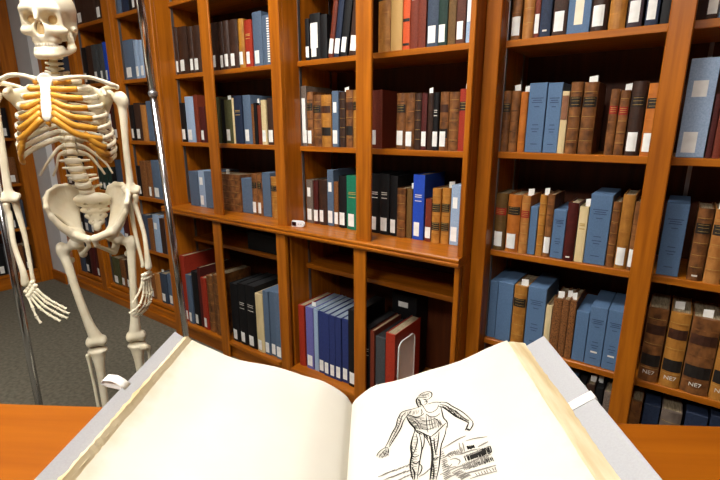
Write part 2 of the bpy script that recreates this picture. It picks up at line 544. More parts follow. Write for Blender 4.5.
def row_of_books(bay, row, Y, z, lst, first=0):
    lean_row = row.endswith('-lean')
    rname = row.replace('-lean', '')
    zf = z
    for i, (x0, x1, H, st, co, fl) in enumerate(lst):
        wd = x1 - x0
        k = i + first
        if st == 'S':
            dp = .19
        else:
            dp = min(.19, max(.11, H * .7))
        if rname == 'floor':
            dp = .22
        lab = f"{'leaning ' if lean_row else ''}{BNAME[co]} {NOUN[st]} {feature(st, fl)}".strip() + f", {ORD[k]} from left, {rname} row, {BAY[bay]}"
        dy = rng.uniform(0, .008)
        grp = f"books on the {rname} row of the {BAY[bay]}"
        if lean_row:
            ang = math.radians([8.6, 8.6, 8.6, 7.6][i])
            dz = wd / 2 * math.sin(ang)
            make_book((x1 - wd / 2 * math.cos(ang), Y + dy, zf + dz + .0005), 0, wd * .97, H, st, co, fl, dp, lab, grp, ang)
        else:
            make_book(((x0 + x1) / 2, Y + dy, zf + .0003), 0, wd, H, st, co, fl, dp, lab, grp)


# one line for each row of books: bay, row, spine plane y, shelf height, (x left, x right, height, binding, colour, features)
BOOKS = [
 ('large_right', 'top', 1.56, 1.513, [
  (-0.521, -0.4918, 0.235, 'L', 'brown', 'b'),
  (-0.4859, -0.4528, 0.25, 'L', 'tan', ''),
  (-0.4501, -0.4352, 0.235, 'C', 'redbrown', 'b'),
  (-0.4318, -0.4002, 0.26, 'C', 'navy', 'o'),
  (-0.3946, -0.3555, 0.24, 'C', 'darkbrown', 'b'),
  (-0.3529, -0.2906, 0.25, 'S', 'blue', 'W'),
  (-0.2868, -0.2446, 0.25, 'L', 'darkbrown', 'b'),
  (-0.2408, -0.1978, 0.24, 'L', 'gold', ''),
  (-0.1941, -0.1577, 0.25, 'C', 'plum', 'b'),
  (-0.1505, -0.1201, 0.245, 'C', 'navy', 'b'),
  (-0.1143, -0.086, 0.24, 'C', 'black', 'g')]),
 ('large_right', 'second', 1.56, 1.1595, [
  (-0.5282, -0.5034, 0.198, 'L', 'brown', 'k'),
  (-0.5005, -0.4736, 0.197, 'L', 'brown', 't'),
  (-0.4711, -0.4487, 0.193, 'L', 'orange', 't'),
  (-0.4462, -0.3918, 0.219, 'S', 'blue', 'x'),
  (-0.3887, -0.3454, 0.217, 'S', 'blue', 'x'),
  (-0.343, -0.3234, 0.19, 'V', 'cream', 'R'),
  (-0.3201, -0.2869, 0.215, 'L', 'brown', 'k'),
  (-0.284, -0.2448, 0.213, 'L', 'brown', 'kt'),
  (-0.209, -0.1865, 0.19, 'L', 'brown', 'r'),
  (-0.1842, -0.1596, 0.186, 'L', 'brown', 'rt'),
  (-0.1558, -0.1198, 0.209, 'L', 'darkbrown', 'kb'),
  (-0.1161, -0.0764, 0.202, 'L', 'orange', 'kb')]),
 ('large_right', 'third', 1.56, 0.812, [
  (-0.5282, -0.4879, 0.204, 'L', 'olivebrown', 'rb'),
  (-0.4831, -0.44, 0.203, 'L', 'orange', 'kb'),
  (-0.437, -0.4089, 0.203, 'L', 'tan', 'rt'),
  (-0.4067, -0.3819, 0.169, 'S', 'blue', ''),
  (-0.3797, -0.3586, 0.209, 'L', 'gold', 't'),
  (-0.3564, -0.3348, 0.213, 'L', 'brown', 'b'),
  (-0.332, -0.2928, 0.166, 'S', 'blue', 'x'),
  (-0.29, -0.2588, 0.193, 'L', 'maroon', 'o'),
  (-0.256, -0.2301, 0.183, 'V', 'cream', 'tg'),
  (-0.2271, -0.166, 0.227, 'S', 'blue', 'x'),
  (-0.1634, -0.1426, 0.207, 'L', 'brown', ''),
  (-0.1395, -0.1077, 0.232, 'L', 'gold', 'b'),
  (-0.1051, -0.0782, 0.214, 'L', 'brown', 'b')]),
 ('large_right', 'fourth', 1.56, 0.4635, [
  (-0.5282, -0.4973, 0.226, 'S', 'blue', ''),
  (-0.4946, -0.4397, 0.23, 'S', 'blue', ''),
  (-0.4363, -0.3922, 0.229, 'L', 'gold', 'kt'),
  (-0.3892, -0.3271, 0.234, 'S', 'blue', 'x'),
  (-0.3242, -0.3049, 0.177, 'V', 'cream', ''),
  (-0.3024, -0.2754, 0.207, 'C', 'brown', 't'),
  (-0.2729, -0.2524, 0.21, 'C', 'brown', 't'),
  (-0.2499, -0.2298, 0.213, 'C', 'brown', 't'),
  (-0.227, -0.1881, 0.182, 'S', 'blue', ''),
  (-0.1857, -0.1363, 0.208, 'S', 'blue', 'xo'),
  (-0.1339, -0.0864, 0.21, 'S', 'blue', 'xo')]),
 ('large_right', 'bottom', 1.56, 0.118, [
  (-0.2664, -0.2397, 0.27, 'C', 'brown', ''),
  (-0.2351, -0.2023, 0.27, 'S', 'blue', ''),
  (-0.1977, -0.1723, 0.267, 'C', 'black', ''),
  (-0.1678, -0.143, 0.27, 'C', 'darkbrown', 't'),
  (-0.1386, -0.1174, 0.269, 'C', 'black', 't'),
  (-0.1131, -0.0861, 0.261, 'C', 'greybrown', ''),
  (-0.0819, -0.0555, 0.257, 'L', 'brown', '')]),
 ('far_right', 'top', 1.56, 1.513, [
  (-0.0135, 0.0101, 0.25, 'C', 'darkbrown', 'b'),
  (0.0133, 0.0383, 0.24, 'C', 'greyblue', 'b'),
  (0.0415, 0.0657, 0.25, 'L', 'brown', 'b')]),
 ('far_right', 'second', 1.56, 1.1595, [
  (-0.0276, 0.0357, 0.26, 'S', 'paleblue', 'bm'),
  (0.0391, 0.0509, 0.167, 'C', 'maroon', ''),
  (0.0532, 0.0703, 0.151, 'C', 'redbrown', ''),
  (0.0736, 0.0965, 0.18, 'C', 'navy', 'b'),
  (0.0998, 0.1293, 0.184, 'L', 'brown', 'b')]),
 ('far_right', 'third', 1.56, 0.812, [
  (-0.0278, 0.0269, 0.217, 'S', 'blue', 'x'),
  (0.0473, 0.0825, 0.21, 'L', 'brown', 'ko'),
  (0.086, 0.1233, 0.211, 'L', 'tan', 'kt'),
  (0.1267, 0.1627, 0.218, 'L', 'brown', 'k')]),
 ('far_right', 'fourth', 1.56, 0.4635, [
  (-0.0288, 0.0226, 0.243, 'L', 'brown', 'KN'),
  (0.0278, 0.0782, 0.244, 'L', 'gold', 'KNt'),
  (0.0819, 0.1481, 0.242, 'L', 'brown', 'KNt'),
  (0.1517, 0.2028, 0.249, 'L', 'gold', 'KN')]),
 ('far_right', 'bottom', 1.56, 0.118, [
  (-0.0333, -0.0036, 0.262, 'L', 'brown', ''),
  (0.002, 0.045, 0.264, 'S', 'navy', 'b'),
  (0.049, 0.1013, 0.264, 'L', 'greybrown', ''),
  (0.1105, 0.1642, 0.276, 'S', 'navy', 'b'),
  (0.1692, 0.2167, 0.289, 'S', 'navy', 'b'),
  (0.2216, 0.2695, 0.308, 'L', 'brown', '')]),
 ('red_folder', 'top', 1.532, 1.515, [
  (-1.0202, -0.9673, 0.27, 'L', 'gold', 'k'),
  (-0.9635, -0.9152, 0.26, 'V', 'beige', ''),
  (-0.9118, -0.8835, 0.26, 'C', 'vermilion', 'Q'),
  (-0.8802, -0.8504, 0.27, 'C', 'redbrown', 'g'),
  (-0.8472, -0.8161, 0.27, 'C', 'redbrown', 'g'),
  (-0.8109, -0.7691, 0.28, 'C', 'slate', 'bg'),
  (-0.7663, -0.7329, 0.27, 'C', 'darkgreen', 'bg'),
  (-0.7302, -0.7028, 0.25, 'C', 'olivebrown', ''),
  (-0.7001, -0.6687, 0.27, 'C', 'brownred', 'b'),
  (-0.6661, -0.6456, 0.26, 'C', 'paleblue', 'w')]),
 ('red_folder', 'second', 1.532, 1.157, [
  (-1.0751, -0.9959, 0.224, 'C', 'redbrown', 'b'),
  (-0.9318, -0.8925, 0.208, 'L', 'brown', 'kb'),
  (-0.889, -0.8517, 0.207, 'L', 'brown', 'b'),
  (-0.8487, -0.8229, 0.205, 'L', 'darkbrown', ''),
  (-0.8205, -0.7998, 0.204, 'C', 'maroon', 'bt'),
  (-0.7973, -0.7757, 0.203, 'L', 'darkbrown', ''),
  (-0.7733, -0.7516, 0.204, 'L', 'black', 'bg'),
  (-0.7488, -0.7157, 0.205, 'L', 'brown', 'Kb'),
  (-0.7129, -0.6752, 0.203, 'L', 'brown', ''),
  (-0.6724, -0.6452, 0.212, 'C', 'red', 'kt')]),
 ('red_folder', 'ledge', 1.55, 0.802, [
  (-1.0655, -1.0162, 0.251, 'C', 'black', 'bg'),
  (-1.013, -0.9687, 0.254, 'C', 'black', 'bg'),
  (-0.9656, -0.9312, 0.248, 'C', 'black', 'b'),
  (-0.9281, -0.8903, 0.201, 'L', 'brown', ''),
  (-0.8872, -0.8632, 0.202, 'C', 'olivebrown', 't'),
  (-0.8597, -0.8105, 0.259, 'C', 'royal', 'bg'),
  (-0.8004, -0.7751, 0.17, 'C', 'redbrown', 'b'),
  (-0.7713, -0.7367, 0.213, 'L', 'gold', 'd'),
  (-0.7342, -0.7009, 0.216, 'L', 'gold', 'dt'),
  (-0.6972, -0.6614, 0.23, 'S', 'paleblue', 'bm'),
  (-0.6586, -0.6477, 0.216, 'C', 'darkbrown', 'b')]),
 ('white_gauge', 'top', 1.532, 1.515, [
  (-1.3879, -1.3674, 0.165, 'C', 'black', 'b'),
  (-1.3639, -1.3075, 0.18, 'C', 'black', 'wb'),
  (-1.3041, -1.2695, 0.17, 'C', 'black', '')]),
 ('white_gauge', 'top-lean', 1.532, 1.515, [
  (-1.263, -1.2387, 0.25, 'L', 'redbrown', 'b'),
  (-1.2364, -1.2084, 0.255, 'C', 'navy', 'b'),
  (-1.2051, -1.1706, 0.25, 'C', 'black', 'b'),
  (-1.1593, -1.116, 0.24, 'C', 'darkbrown', 'b')]),
 ('white_gauge', 'second', 1.532, 1.157, [
  (-1.4234, -1.3945, 0.257, 'C', 'greybrown', 'wb'),
  (-1.3909, -1.3569, 0.231, 'L', 'brown', 'kb'),
  (-1.3534, -1.3086, 0.217, 'L', 'brown', 'k'),
  (-1.3051, -1.2511, 0.215, 'L', 'gold', 'K'),
  (-1.2477, -1.2138, 0.229, 'S', 'greyblue', 'bm'),
  (-1.2104, -1.1794, 0.224, 'L', 'darkbrown', 't'),
  (-1.1766, -1.141, 0.23, 'L', 'brown', 'K'),
  (-1.1377, -1.0964, 0.228, 'L', 'gold', 'k')]),
 ('white_gauge', 'ledge', 1.545, 0.802, [
  (-1.4189, -1.3811, 0.202, 'C', 'greybrown', 'bm'),
  (-1.3774, -1.3496, 0.2, 'L', 'maroon', 'b'),
  (-1.3459, -1.2983, 0.207, 'L', 'darkbrown', 'b'),
  (-1.2947, -1.2588, 0.254, 'S', 'greyblue', 'bm'),
  (-1.2559, -1.2328, 0.204, 'C', 'brown', 'b'),
  (-1.2293, -1.1886, 0.232, 'C', 'black', 'b'),
  (-1.1851, -1.1215, 0.236, 'C', 'green', 'bg')]),
 ('white_gauge', 'floor', 1.45, 0.1, [
  (-1.4132, -1.3757, 0.316, 'C', 'red', ''),
  (-1.3633, -1.3191, 0.319, 'J', 'violet', 'bt'),
  (-1.3147, -1.2905, 0.318, 'J', 'paleblue', ''),
  (-1.2868, -1.253, 0.316, 'J', 'navyset', 'b'),
  (-1.2499, -1.2186, 0.316, 'J', 'navyset', 'b'),
  (-1.2156, -1.1837, 0.315, 'J', 'navyset', 'b'),
  (-1.1807, -1.1482, 0.314, 'J', 'navyset', 'b'),
  (-1.1453, -1.1112, 0.314, 'J', 'navyset', 'b'),
  (-1.1065, -1.0536, 0.369, 'C', 'black', 'b')]),
 ('red_folder', 'floor', 1.43, 0.1, [
  (-1.0134, -0.9782, 0.32, 'C', 'black', 'g'),
  (-0.9748, -0.9545, 0.315, 'C', 'redbrown', ''),
  (-0.9507, -0.904, 0.294, 'C', 'charcoal', 'b'),
  (-0.8982, -0.8545, 0.326, 'C', 'red', 'A')]),
 ('black_folio', 'top', 1.532, 1.515, [
  (-2.078, -2.0297, 0.227, 'L', 'darkbrown', 'b'),
  (-2.0253, -1.9672, 0.222, 'L', 'darkbrown', 'b'),
  (-1.9637, -1.9297, 0.221, 'L', 'darkbrown', 'b'),
  (-1.9262, -1.8853, 0.22, 'L', 'darkbrown', 'b'),
  (-1.8818, -1.8183, 0.218, 'L', 'darkbrown', 'b'),
  (-1.8142, -1.7743, 0.215, 'L', 'amber', 'b'),
  (-1.7673, -1.7179, 0.205, 'C', 'red', 'bg'),
  (-1.7133, -1.6532, 0.232, 'C', 'greyblue', 'b'),
  (-1.6493, -1.5939, 0.21, 'C', 'greyblue', 'G')]),
 ('chrome_post', 'top', 1.532, 1.515, [
  (-2.3389, -2.3082, 0.239, 'L', 'darkbrown', 'b'),
  (-2.2977, -2.2189, 0.234, 'L', 'darkbrown', 'b'),
  (-2.2142, -2.1748, 0.229, 'L', 'darkbrown', 'b'),
  (-2.1701, -2.1044, 0.225, 'L', 'darkbrown', 'b')]),
 ('chrome_post', 'second', 1.532, 1.157, [
  (-2.3389, -2.2965, 0.211, 'C', 'black', 'b'),
  (-2.2906, -2.2193, 0.243, 'C', 'paleblue', 'b'),
  (-2.2145, -2.1813, 0.249, 'C', 'redbrown', ''),
  (-2.1765, -2.1281, 0.186, 'C', 'maroon', 'b'),
  (-2.1234, -2.0805, 0.19, 'C', 'maroon', '')]),
 ('black_folio', 'second', 1.532, 1.157, [
  (-2.0579, -1.994, 0.233, 'C', 'olive', ''),
  (-1.9904, -1.9622, 0.221, 'C', 'black', ''),
  (-1.9586, -1.9008, 0.217, 'C', 'olive', 'bt'),
  (-1.8972, -1.882, 0.223, 'C', 'cream', ''),
  (-1.8785, -1.8207, 0.233, 'C', 'navy', 'g'),
  (-1.8172, -1.7612, 0.234, 'C', 'greyblue', 'b'),
  (-1.7578, -1.7379, 0.191, 'C', 'brown', ''),
  (-1.7345, -1.7148, 0.195, 'C', 'black', 't'),
  (-1.7115, -1.6878, 0.185, 'C', 'redbrown', ''),
  (-1.6845, -1.6515, 0.207, 'C', 'cream', 'b'),
  (-1.6475, -1.605, 0.214, 'C', 'darkbrown', 'b')]),
 ('chrome_post', 'ledge', 1.51, 0.802, [
  (-2.285, -2.2049, 0.196, 'S', 'greyblue', ''),
  (-2.2, -2.1462, 0.202, 'S', 'paleblue', 'bm'),
  (-2.1414, -2.075, 0.203, 'S', 'greyblue', '')]),
 ('black_folio', 'ledge', 1.53, 0.802, [
  (-2.0741, -1.8682, 0.196, 'L', 'brown', 't'),
  (-1.863, -1.7824, 0.181, 'S', 'greyblue', ''),
  (-1.7782, -1.7408, 0.209, 'L', 'brown', 'kb'),
  (-1.7374, -1.7038, 0.211, 'L', 'brown', 'kb'),
  (-1.6996, -1.6437, 0.22, 'S', 'greyblue', ''),
  (-1.6397, -1.5917, 0.203, 'L', 'gold', 'k')]),
 ('chrome_post', 'floor', 1.43, 0.1, [
  (-2.3389, -2.2944, 0.41, 'C', 'red', 'b'),
  (-2.2891, -2.2435, 0.304, 'C', 'greyblue', 'b'),
  (-2.2383, -2.183, 0.333, 'C', 'black', 'b'),
  (-2.178, -2.1515, 0.366, 'C', 'maroon', ''),
  (-2.1474, -2.0998, 0.314, 'C', 'red', 'b'),
  (-2.0949, -2.0412, 0.337, 'L', 'brown', ''),
  (-2.0364, -1.9682, 0.356, 'L', 'brown', '')]),
 ('black_folio', 'floor', 1.43, 0.1, [
  (-1.8937, -1.8339, 0.333, 'C', 'black', 'b'),
  (-1.8294, -1.769, 0.347, 'C', 'black', 'bg'),
  (-1.7646, -1.6952, 0.351, 'C', 'black', 'bg'),
  (-1.6893, -1.6366, 0.322, 'V', 'cream', 'b'),
  (-1.6309, -1.5942, 0.349, 'S', 'greyblue', 'b'),
  (-1.5901, -1.5535, 0.353, 'S', 'greyblue', 'b'),
  (-1.5494, -1.5086, 0.358, 'S', 'greyblue', 'b')]),
 ('skeleton_arm', 'top', 1.5, 1.875, [
  (-2.8284, -2.7817, 0.25, 'C', 'greyblue', ''),
  (-2.776, -2.7038, 0.25, 'C', 'navy', ''),
  (-2.6971, -2.6658, 0.22, 'C', 'black', ''),
  (-2.6592, -2.6074, 0.23, 'C', 'darkbrown', 'b'),
  (-2.6009, -2.515, 0.24, 'C', 'greyblue', '')]),
 ('skeleton_arm', 'second', 1.5, 1.513, [
  (-2.8143, -2.7018, 0.218, 'C', 'greyblue', 'b'),
  (-2.6961, -2.6556, 0.21, 'C', 'paleblue', 'b'),
  (-2.6511, -2.6092, 0.206, 'C', 'paleblue', 'b'),
  (-2.6027, -2.5409, 0.179, 'C', 'brown', '')]),
 ('skeleton_arm', 'third', 1.5, 1.157, [
  (-2.8284, -2.7773, 0.212, 'C', 'black', 'b'),
  (-2.7714, -2.6983, 0.222, 'C', 'darkbrown', 'b'),
  (-2.6915, -2.6393, 0.208, 'C', 'tan', ''),
  (-2.6337, -2.5668, 0.229, 'S', 'greyblue', '')]),
 ('skeleton_arm', 'fourth', 1.5, 0.81, [
  (-2.8284, -2.7865, 0.19, 'C', 'black', 'b'),
  (-2.7793, -2.7129, 0.224, 'C', 'brown', ''),
  (-2.7071, -2.6537, 0.215, 'C', 'brown', 'b'),
  (-2.6481, -2.5546, 0.233, 'C', 'greyblue', 'b')]),
 ('skeleton_arm', 'fifth', 1.5, 0.46, [
  (-2.8284, -2.7655, 0.227, 'C', 'slate', ''),
  (-2.7596, -2.7042, 0.209, 'C', 'brown', ''),
  (-2.6984, -2.633, 0.243, 'C', 'paleblue', 'm'),
  (-2.6272, -2.5769, 0.225, 'C', 'darkbrown', ''),
  (-2.5713, -2.5221, 0.244, 'C', 'greyblue', '')]),
 ('skeleton_arm', 'bottom', 1.5, 0.112, [
  (-2.8284, -2.772, 0.166, 'C', 'brown', 'b'),
  (-2.7659, -2.7025, 0.187, 'C', 'tan', 't'),
  (-2.6965, -2.6232, 0.202, 'C', 'slate', 'b'),
  (-2.6174, -2.5508, 0.21, 'C', 'greyblue', 'b')]),
 ('skeleton_rib', 'top', 1.5, 1.875, [
  (-3.3394, -3.2359, 0.24, 'C', 'darkbrown', 'b'),
  (-3.2279, -3.0899, 0.25, 'C', 'darkbrown', ''),
  (-3.0822, -3.0012, 0.24, 'C', 'darkbrown', 'b')]),
 ('skeleton_rib', 'second', 1.5, 1.513, [
  (-3.3434, -3.2894, 0.227, 'C', 'black', 'b'),
  (-3.2826, -3.2063, 0.231, 'C', 'darkbrown', ''),
  (-3.1996, -3.131, 0.23, 'C', 'charcoal', 'b'),
  (-3.1245, -3.0683, 0.229, 'C', 'charcoal', 'bt'),
  (-3.0619, -3.0159, 0.235, 'C', 'royal', 'b')]),
 ('skeleton_rib', 'third', 1.5, 1.157, [
  (-3.3434, -3.2577, 0.205, 'C', 'darkbrown', 'b'),
  (-3.2509, -3.1816, 0.216, 'C', 'black', 'b'),
  (-3.1736, -3.1077, 0.227, 'C', 'maroon', 'b'),
  (-3.1012, -3.0552, 0.206, 'C', 'maroon', 'w'),
  (-3.0488, -2.9784, 0.199, 'C', 'darkbrown', 'b')]),
 ('skeleton_rib', 'fourth', 1.5, 0.81, [
  (-3.3434, -3.3023, 0.15, 'C', 'darkgreen', 'b'),
  (-3.2953, -3.2341, 0.154, 'C', 'darkgreen', 'b'),
  (-3.2272, -3.1702, 0.158, 'C', 'darkgreen', 'b'),
  (-3.1635, -3.1025, 0.161, 'C', 'black', 'b'),
  (-3.096, -3.0156, 0.217, 'C', 'slate', '')]),
 ('skeleton_rib', 'fifth', 1.5, 0.46, [
  (-3.3434, -3.3173, 0.178, 'C', 'slate', 'b'),
  (-3.3103, -3.2424, 0.18, 'C', 'black', 'b'),
  (-3.2355, -3.1721, 0.188, 'C', 'slate', 'b'),
  (-3.1654, -3.1036, 0.21, 'C', 'paleblue', 'b'),
  (-3.097, -3.0104, 0.205, 'C', 'maroon', 'b')]),
 ('skeleton_rib', 'bottom', 1.5, 0.112, [
  (-3.3287, -3.2266, 0.203, 'C', 'olive', 'b'),
  (-3.2182, -3.149, 0.204, 'C', 'brown', 'b'),
  (-3.1422, -3.0803, 0.21, 'C', 'darkbrown', 'b'),
  (-3.0736, -2.9999, 0.216, 'C', 'maroon', 'b')]),
 ('skeleton_pelvis', 'top', 1.5, 1.875, [
  (-3.8544, -3.7527, 0.24, 'C', 'darkbrown', ''),
  (-3.7347, -3.6373, 0.25, 'C', 'maroon', 'b'),
  (-3.6199, -3.511, 0.25, 'C', 'slate', 'b')]),
 ('skeleton_pelvis', 'second', 1.5, 1.513, [
  (-3.8544, -3.7522, 0.24, 'C', 'brown', 'b'),
  (-3.7425, -3.6523, 0.25, 'C', 'black', 'b'),
  (-3.643, -3.5401, 0.24, 'C', 'slate', '')]),
 ('skeleton_pelvis', 'third', 1.5, 1.157, [
  (-3.8544, -3.7513, 0.24, 'C', 'maroon', 'b'),
  (-3.7416, -3.6341, 0.23, 'C', 'darkbrown', 'b'),
  (-3.6247, -3.5214, 0.25, 'C', 'greyblue', '')]),
 ('skeleton_pelvis', 'fourth', 1.5, 0.81, [
  (-3.8544, -3.7513, 0.24, 'C', 'darkbrown', 'b'),
  (-3.7415, -3.6504, 0.23, 'C', 'slate', 'b'),
  (-3.641, -3.5528, 0.25, 'C', 'black', 'b')]),
 ('skeleton_pelvis', 'fifth', 1.5, 0.46, [
  (-3.8544, -3.7685, 0.24, 'C', 'slate', 'b'),
  (-3.7587, -3.6837, 0.25, 'C', 'black', 'b'),
  (-3.6741, -3.585, 0.24, 'C', 'slate', 'b'),
  (-3.5757, -3.5051, 0.24, 'C', 'darkbrown', 'b')]),
 ('skeleton_pelvis', 'bottom', 1.5, 0.112, [
  (-3.8544, -3.7768, 0.25, 'C', 'slate', ''),
  (-3.7669, -3.683, 0.25, 'C', 'black', 'b'),
  (-3.6751, -3.6001, 0.24, 'C', 'maroon', ''),
  (-3.5924, -3.5273, 0.25, 'C', 'maroon', 'b')]),
]
for (bay, row, Y, z, lst) in BOOKS:
    row_of_books(bay, row, Y, z, lst, 3 if row == 'top-lean' else 0)

# books in the case on the left wall
LW = {'third': (1.157, ['black', 'darkbrown', 'black', 'charcoal']), 'fourth': (.81, ['brown', 'redbrown', 'darkbrown', 'brown', 'maroon']),
      'fifth': (.46, ['slate', 'black', 'slate', 'greyblue']), 'bottom': (.112, ['darkbrown', 'brown', 'charcoal', 'black', 'slate'])}
for row, (z, cols) in LW.items():
    yy = 1.30
    for i in range(len(cols)):
        wd = [.058, .05, .072, .055, .06][i]
        H = [.22, .2, .24, .21, .23][(i * 2 + len(row)) % 5]
        yy -= wd + .0012
        fl = 'b'
        lab = f"{BNAME[cols[i]]} cloth book with white spine label, {ORD[i]} from right, {row} row, left-wall bookcase"
        make_book((-4.22, yy + wd / 2, z + .0003), math.radians(90), wd, H, 'C', cols[i], fl, .16, lab, f'books on the {row} row of the left-wall bookcase')

# bookend beside the red folders
be = empty('bookend', (-.850, 1.515, .1), 0, 'grey metal bookend with rounded top propping the red folder', 'bookend')
V, n = [], 10
outl = [(-.072, 0), (.072, 0)] + [(.072 - .03 + .03 * math.cos(a), .255 + .03 * math.sin(a)) for a in [math.pi / 2 * i / 6 for i in range(7)]] + [(-.035 + .03 * math.cos(a), .255 + .03 * math.sin(a)) for a in [math.pi / 2 + math.pi / 2 * i / 6 for i in range(7)]]
k = len(outl)
V = [(0.0, y, zz) for y, zz in outl] + [(.0022, y, zz) for y, zz in outl]
F = [tuple(range(k))[::-1], tuple(range(k, 2 * k))] + [(i, (i + 1) % k, k + (i + 1) % k, k + i) for i in range(k)]
grey_metal = noise_mat('grey_enamel', (238, 240, 238), (244, 245, 243), 30, rough=.45)
mobj('upright', V, F, grey_metal, be)
boxes('foot', [(.0022, .10, -.06, .06, 0, .0018)], grey_metal, be)
rim = [(.0032, y * .97, zz * .985 + .002) for y, zz in outl[1:]] + [(.0032, -.063, .002)]
mobj('rolled_rim', *tube_vf(rim, .0028, 6), noise_mat('light_enamel', (228, 228, 226), (236, 236, 233), 30, rough=.4), be, True)

# black box lying on the low shelf left of the gauge
bb = empty('archive_box', (-1.69, 1.55, .601), 0, 'flat black archive box lying on the low shelf left of the gauge', 'box')
bev_box('tray', -.17, .17, 0, .22, 0, .085, book_mat('black', 'C'), bb, .002)
bev_box('lid', -.173, .173, -.004, .22, .0855, .10, book_mat('black', 'C'), bb, .003)

bb = empty('archive_box', (-.955, 1.675, .1), 0, 'black box standing behind the black book in the red-folder bay', 'box')
bev_box('case', -.065, .065, 0, .11, 0, .40, book_mat('black', 'C'), bb, .002)
boxes('label_holder', [(-.03, .02, -.0012, -.0002, .34, .365)], paper_white, bb)

# small white gauge on the ledge
ga = empty('humidity_gauge', (-1.388, 1.452, .802), math.radians(14), 'small white humidity gauge with dark screen standing on the ledge', 'gauge')
bm = bmesh.new()
pl = [(-.030, 0), (.02, 0)] + [(.02 + .014 * math.sin(a), .014 - .014 * math.cos(a)) for a in [math.pi * i / 8 for i in range(1, 8)]] + [(.02, .028), (-.030, .028)]
va = [bm.verts.new((x, -.008, zz)) for x, zz in pl]
vb = [bm.verts.new((x, .008, zz)) for x, zz in pl]
k = len(pl)
for i in range(k):
    bm.faces.new((va[i], va[(i + 1) % k], vb[(i + 1) % k], vb[i]))
bm.faces.new(va[::-1])
bm.faces.new(vb)
bmesh.ops.recalc_face_normals(bm, faces=bm.faces)
bmesh.ops.bevel(bm, geom=list(bm.edges), offset=.0015, segments=2, affect='EDGES')
me = bpy.data.meshes.new('m')
bm.to_mesh(me)
bm.free()
link('body', me, noise_mat('white_plastic', (226, 226, 228), (234, 234, 236), 20, rough=.4), ga)
boxes('screen', [(-.027, -.006, -.0090, -.008, .005, .023)], noise_mat('dark_screen', (40, 18, 18), (52, 24, 24), 20, rough=.2), ga)
for bx in (.002, .014):
    boxes('button', [(bx, bx + .008, -.0092, -.008, .011, .017)], noise_mat('pale_grey_plastic', (188, 196, 202), (196, 204, 210), 20, rough=.4), ga)

# ------------------------------------------------------------------ skeleton: implicit surfaces meshed with surface nets
def surface_nets(f, lo, hi, vs):
    lo, hi = np.array(lo, float), np.array(hi, float)
    n = np.maximum(((hi - lo) / vs).astype(int) + 2, 4)
    ax = [lo[i] + vs * np.arange(n[i]) for i in range(3)]
    G = np.stack(np.meshgrid(*ax, indexing='ij'), -1).reshape(-1, 3)
    D = f(G).reshape(n)
    S = D < 0
    cs = [(0, 0, 0), (1, 0, 0), (0, 1, 0), (1, 1, 0), (0, 0, 1), (1, 0, 1), (0, 1, 1), (1, 1, 1)]
    def sub(A, c):
        return A[c[0]:n[0] - 1 + c[0], c[1]:n[1] - 1 + c[1], c[2]:n[2] - 1 + c[2]]
    cnt = np.zeros(n - 1)
    pos = np.zeros(tuple(n - 1) + (3,))
    for a in range(8):
        for b in range(a + 1, 8):
            d = np.array(cs[b]) - np.array(cs[a])
            if abs(d).sum() != 1:
                continue
            da, db = sub(D, cs[a]), sub(D, cs[b])
            x = (da < 0) != (db < 0)
            t = np.where(x, da / np.where(x, da - db, 1), 0)
            cnt += x
            pos += np.where(x[..., None], np.array(cs[a]) + t[..., None] * d, 0)
    act = cnt > 0
    idx = -np.ones(n - 1, int)
    idx[act] = np.arange(act.sum())
    base = np.stack(np.meshgrid(*[np.arange(k - 1) for k in n], indexing='ij'), -1)
    P = lo + vs * (base[act] + pos[act] / cnt[act][:, None])
    Q = []
    for axn in range(3):
        u, v = (axn + 1) % 3, (axn + 2) % 3
        sl0 = [slice(1, n[i] - 1) for i in range(3)]
        sl1 = list(sl0)
        sl0[axn] = slice(0, n[axn] - 1)
        sl1[axn] = slice(1, n[axn])
        a, b = S[tuple(sl0)], S[tuple(sl1)]
        w_ = np.argwhere(a != b)
        flip = a[a != b]
        off = np.ones(3, int)
        off[axn] = 0
        w_ = w_ + off
        eu, ev = np.eye(3, dtype=int)[u], np.eye(3, dtype=int)[v]
        q = [idx[tuple((w_ - du * eu - dv * ev).T)] for du, dv in ((1, 1), (0, 1), (0, 0), (1, 0))]
        q = np.stack(q, 1)
        q[~flip] = q[~flip][:, ::-1]
        Q.append(q)
    Q = np.concatenate(Q)
    return P, Q[(Q >= 0).all(1)]

def smin(a, b, k):
    h_ = np.clip(.5 + .5 * (b - a) / k, 0, 1)
    return b + (a - b) * h_ - k * h_ * (1 - h_)

def smax(a, b, k):
    return -smin(-a, -b, k)

def cap(P, a, b, ra, rb=None):
    rb = ra if rb is None else rb
    a, b = np.array(a, float), np.array(b, float)
    d = b - a
    t = np.clip(((P - a) @ d) / (d @ d), 0, 1)
    return np.linalg.norm(P - a - t[:, None] * d, axis=1) - (ra + (rb - ra) * t)

def chain(P, pts, rad, k=.006):
    if len(pts) > 2:
        m = 4 * (len(pts) - 1)
        rad = np.interp(np.linspace(0, len(pts) - 1, m + 1), range(len(pts)), rad)
        rad = np.convolve(np.concatenate([[rad[0]] * 2, rad, [rad[-1]] * 2]), np.ones(5) / 5, 'valid')
        pts = catmull(pts, m)
    r = None
    for i in range(len(pts) - 1):
        c = cap(P, pts[i], pts[i + 1], rad[i], rad[i + 1])
        r = c if r is None else np.minimum(r, c)
    return r

def ell(P, c, r, ax=None):
    q = P - np.array(c, float)
    if ax is not None:
        q = q @ np.array(ax, float).T
    r = np.array(r, float)
    k0 = np.linalg.norm(q / r, axis=1)
    k1 = np.linalg.norm(q / r ** 2, axis=1) + 1e-9
    return k0 * (k0 - 1) / k1

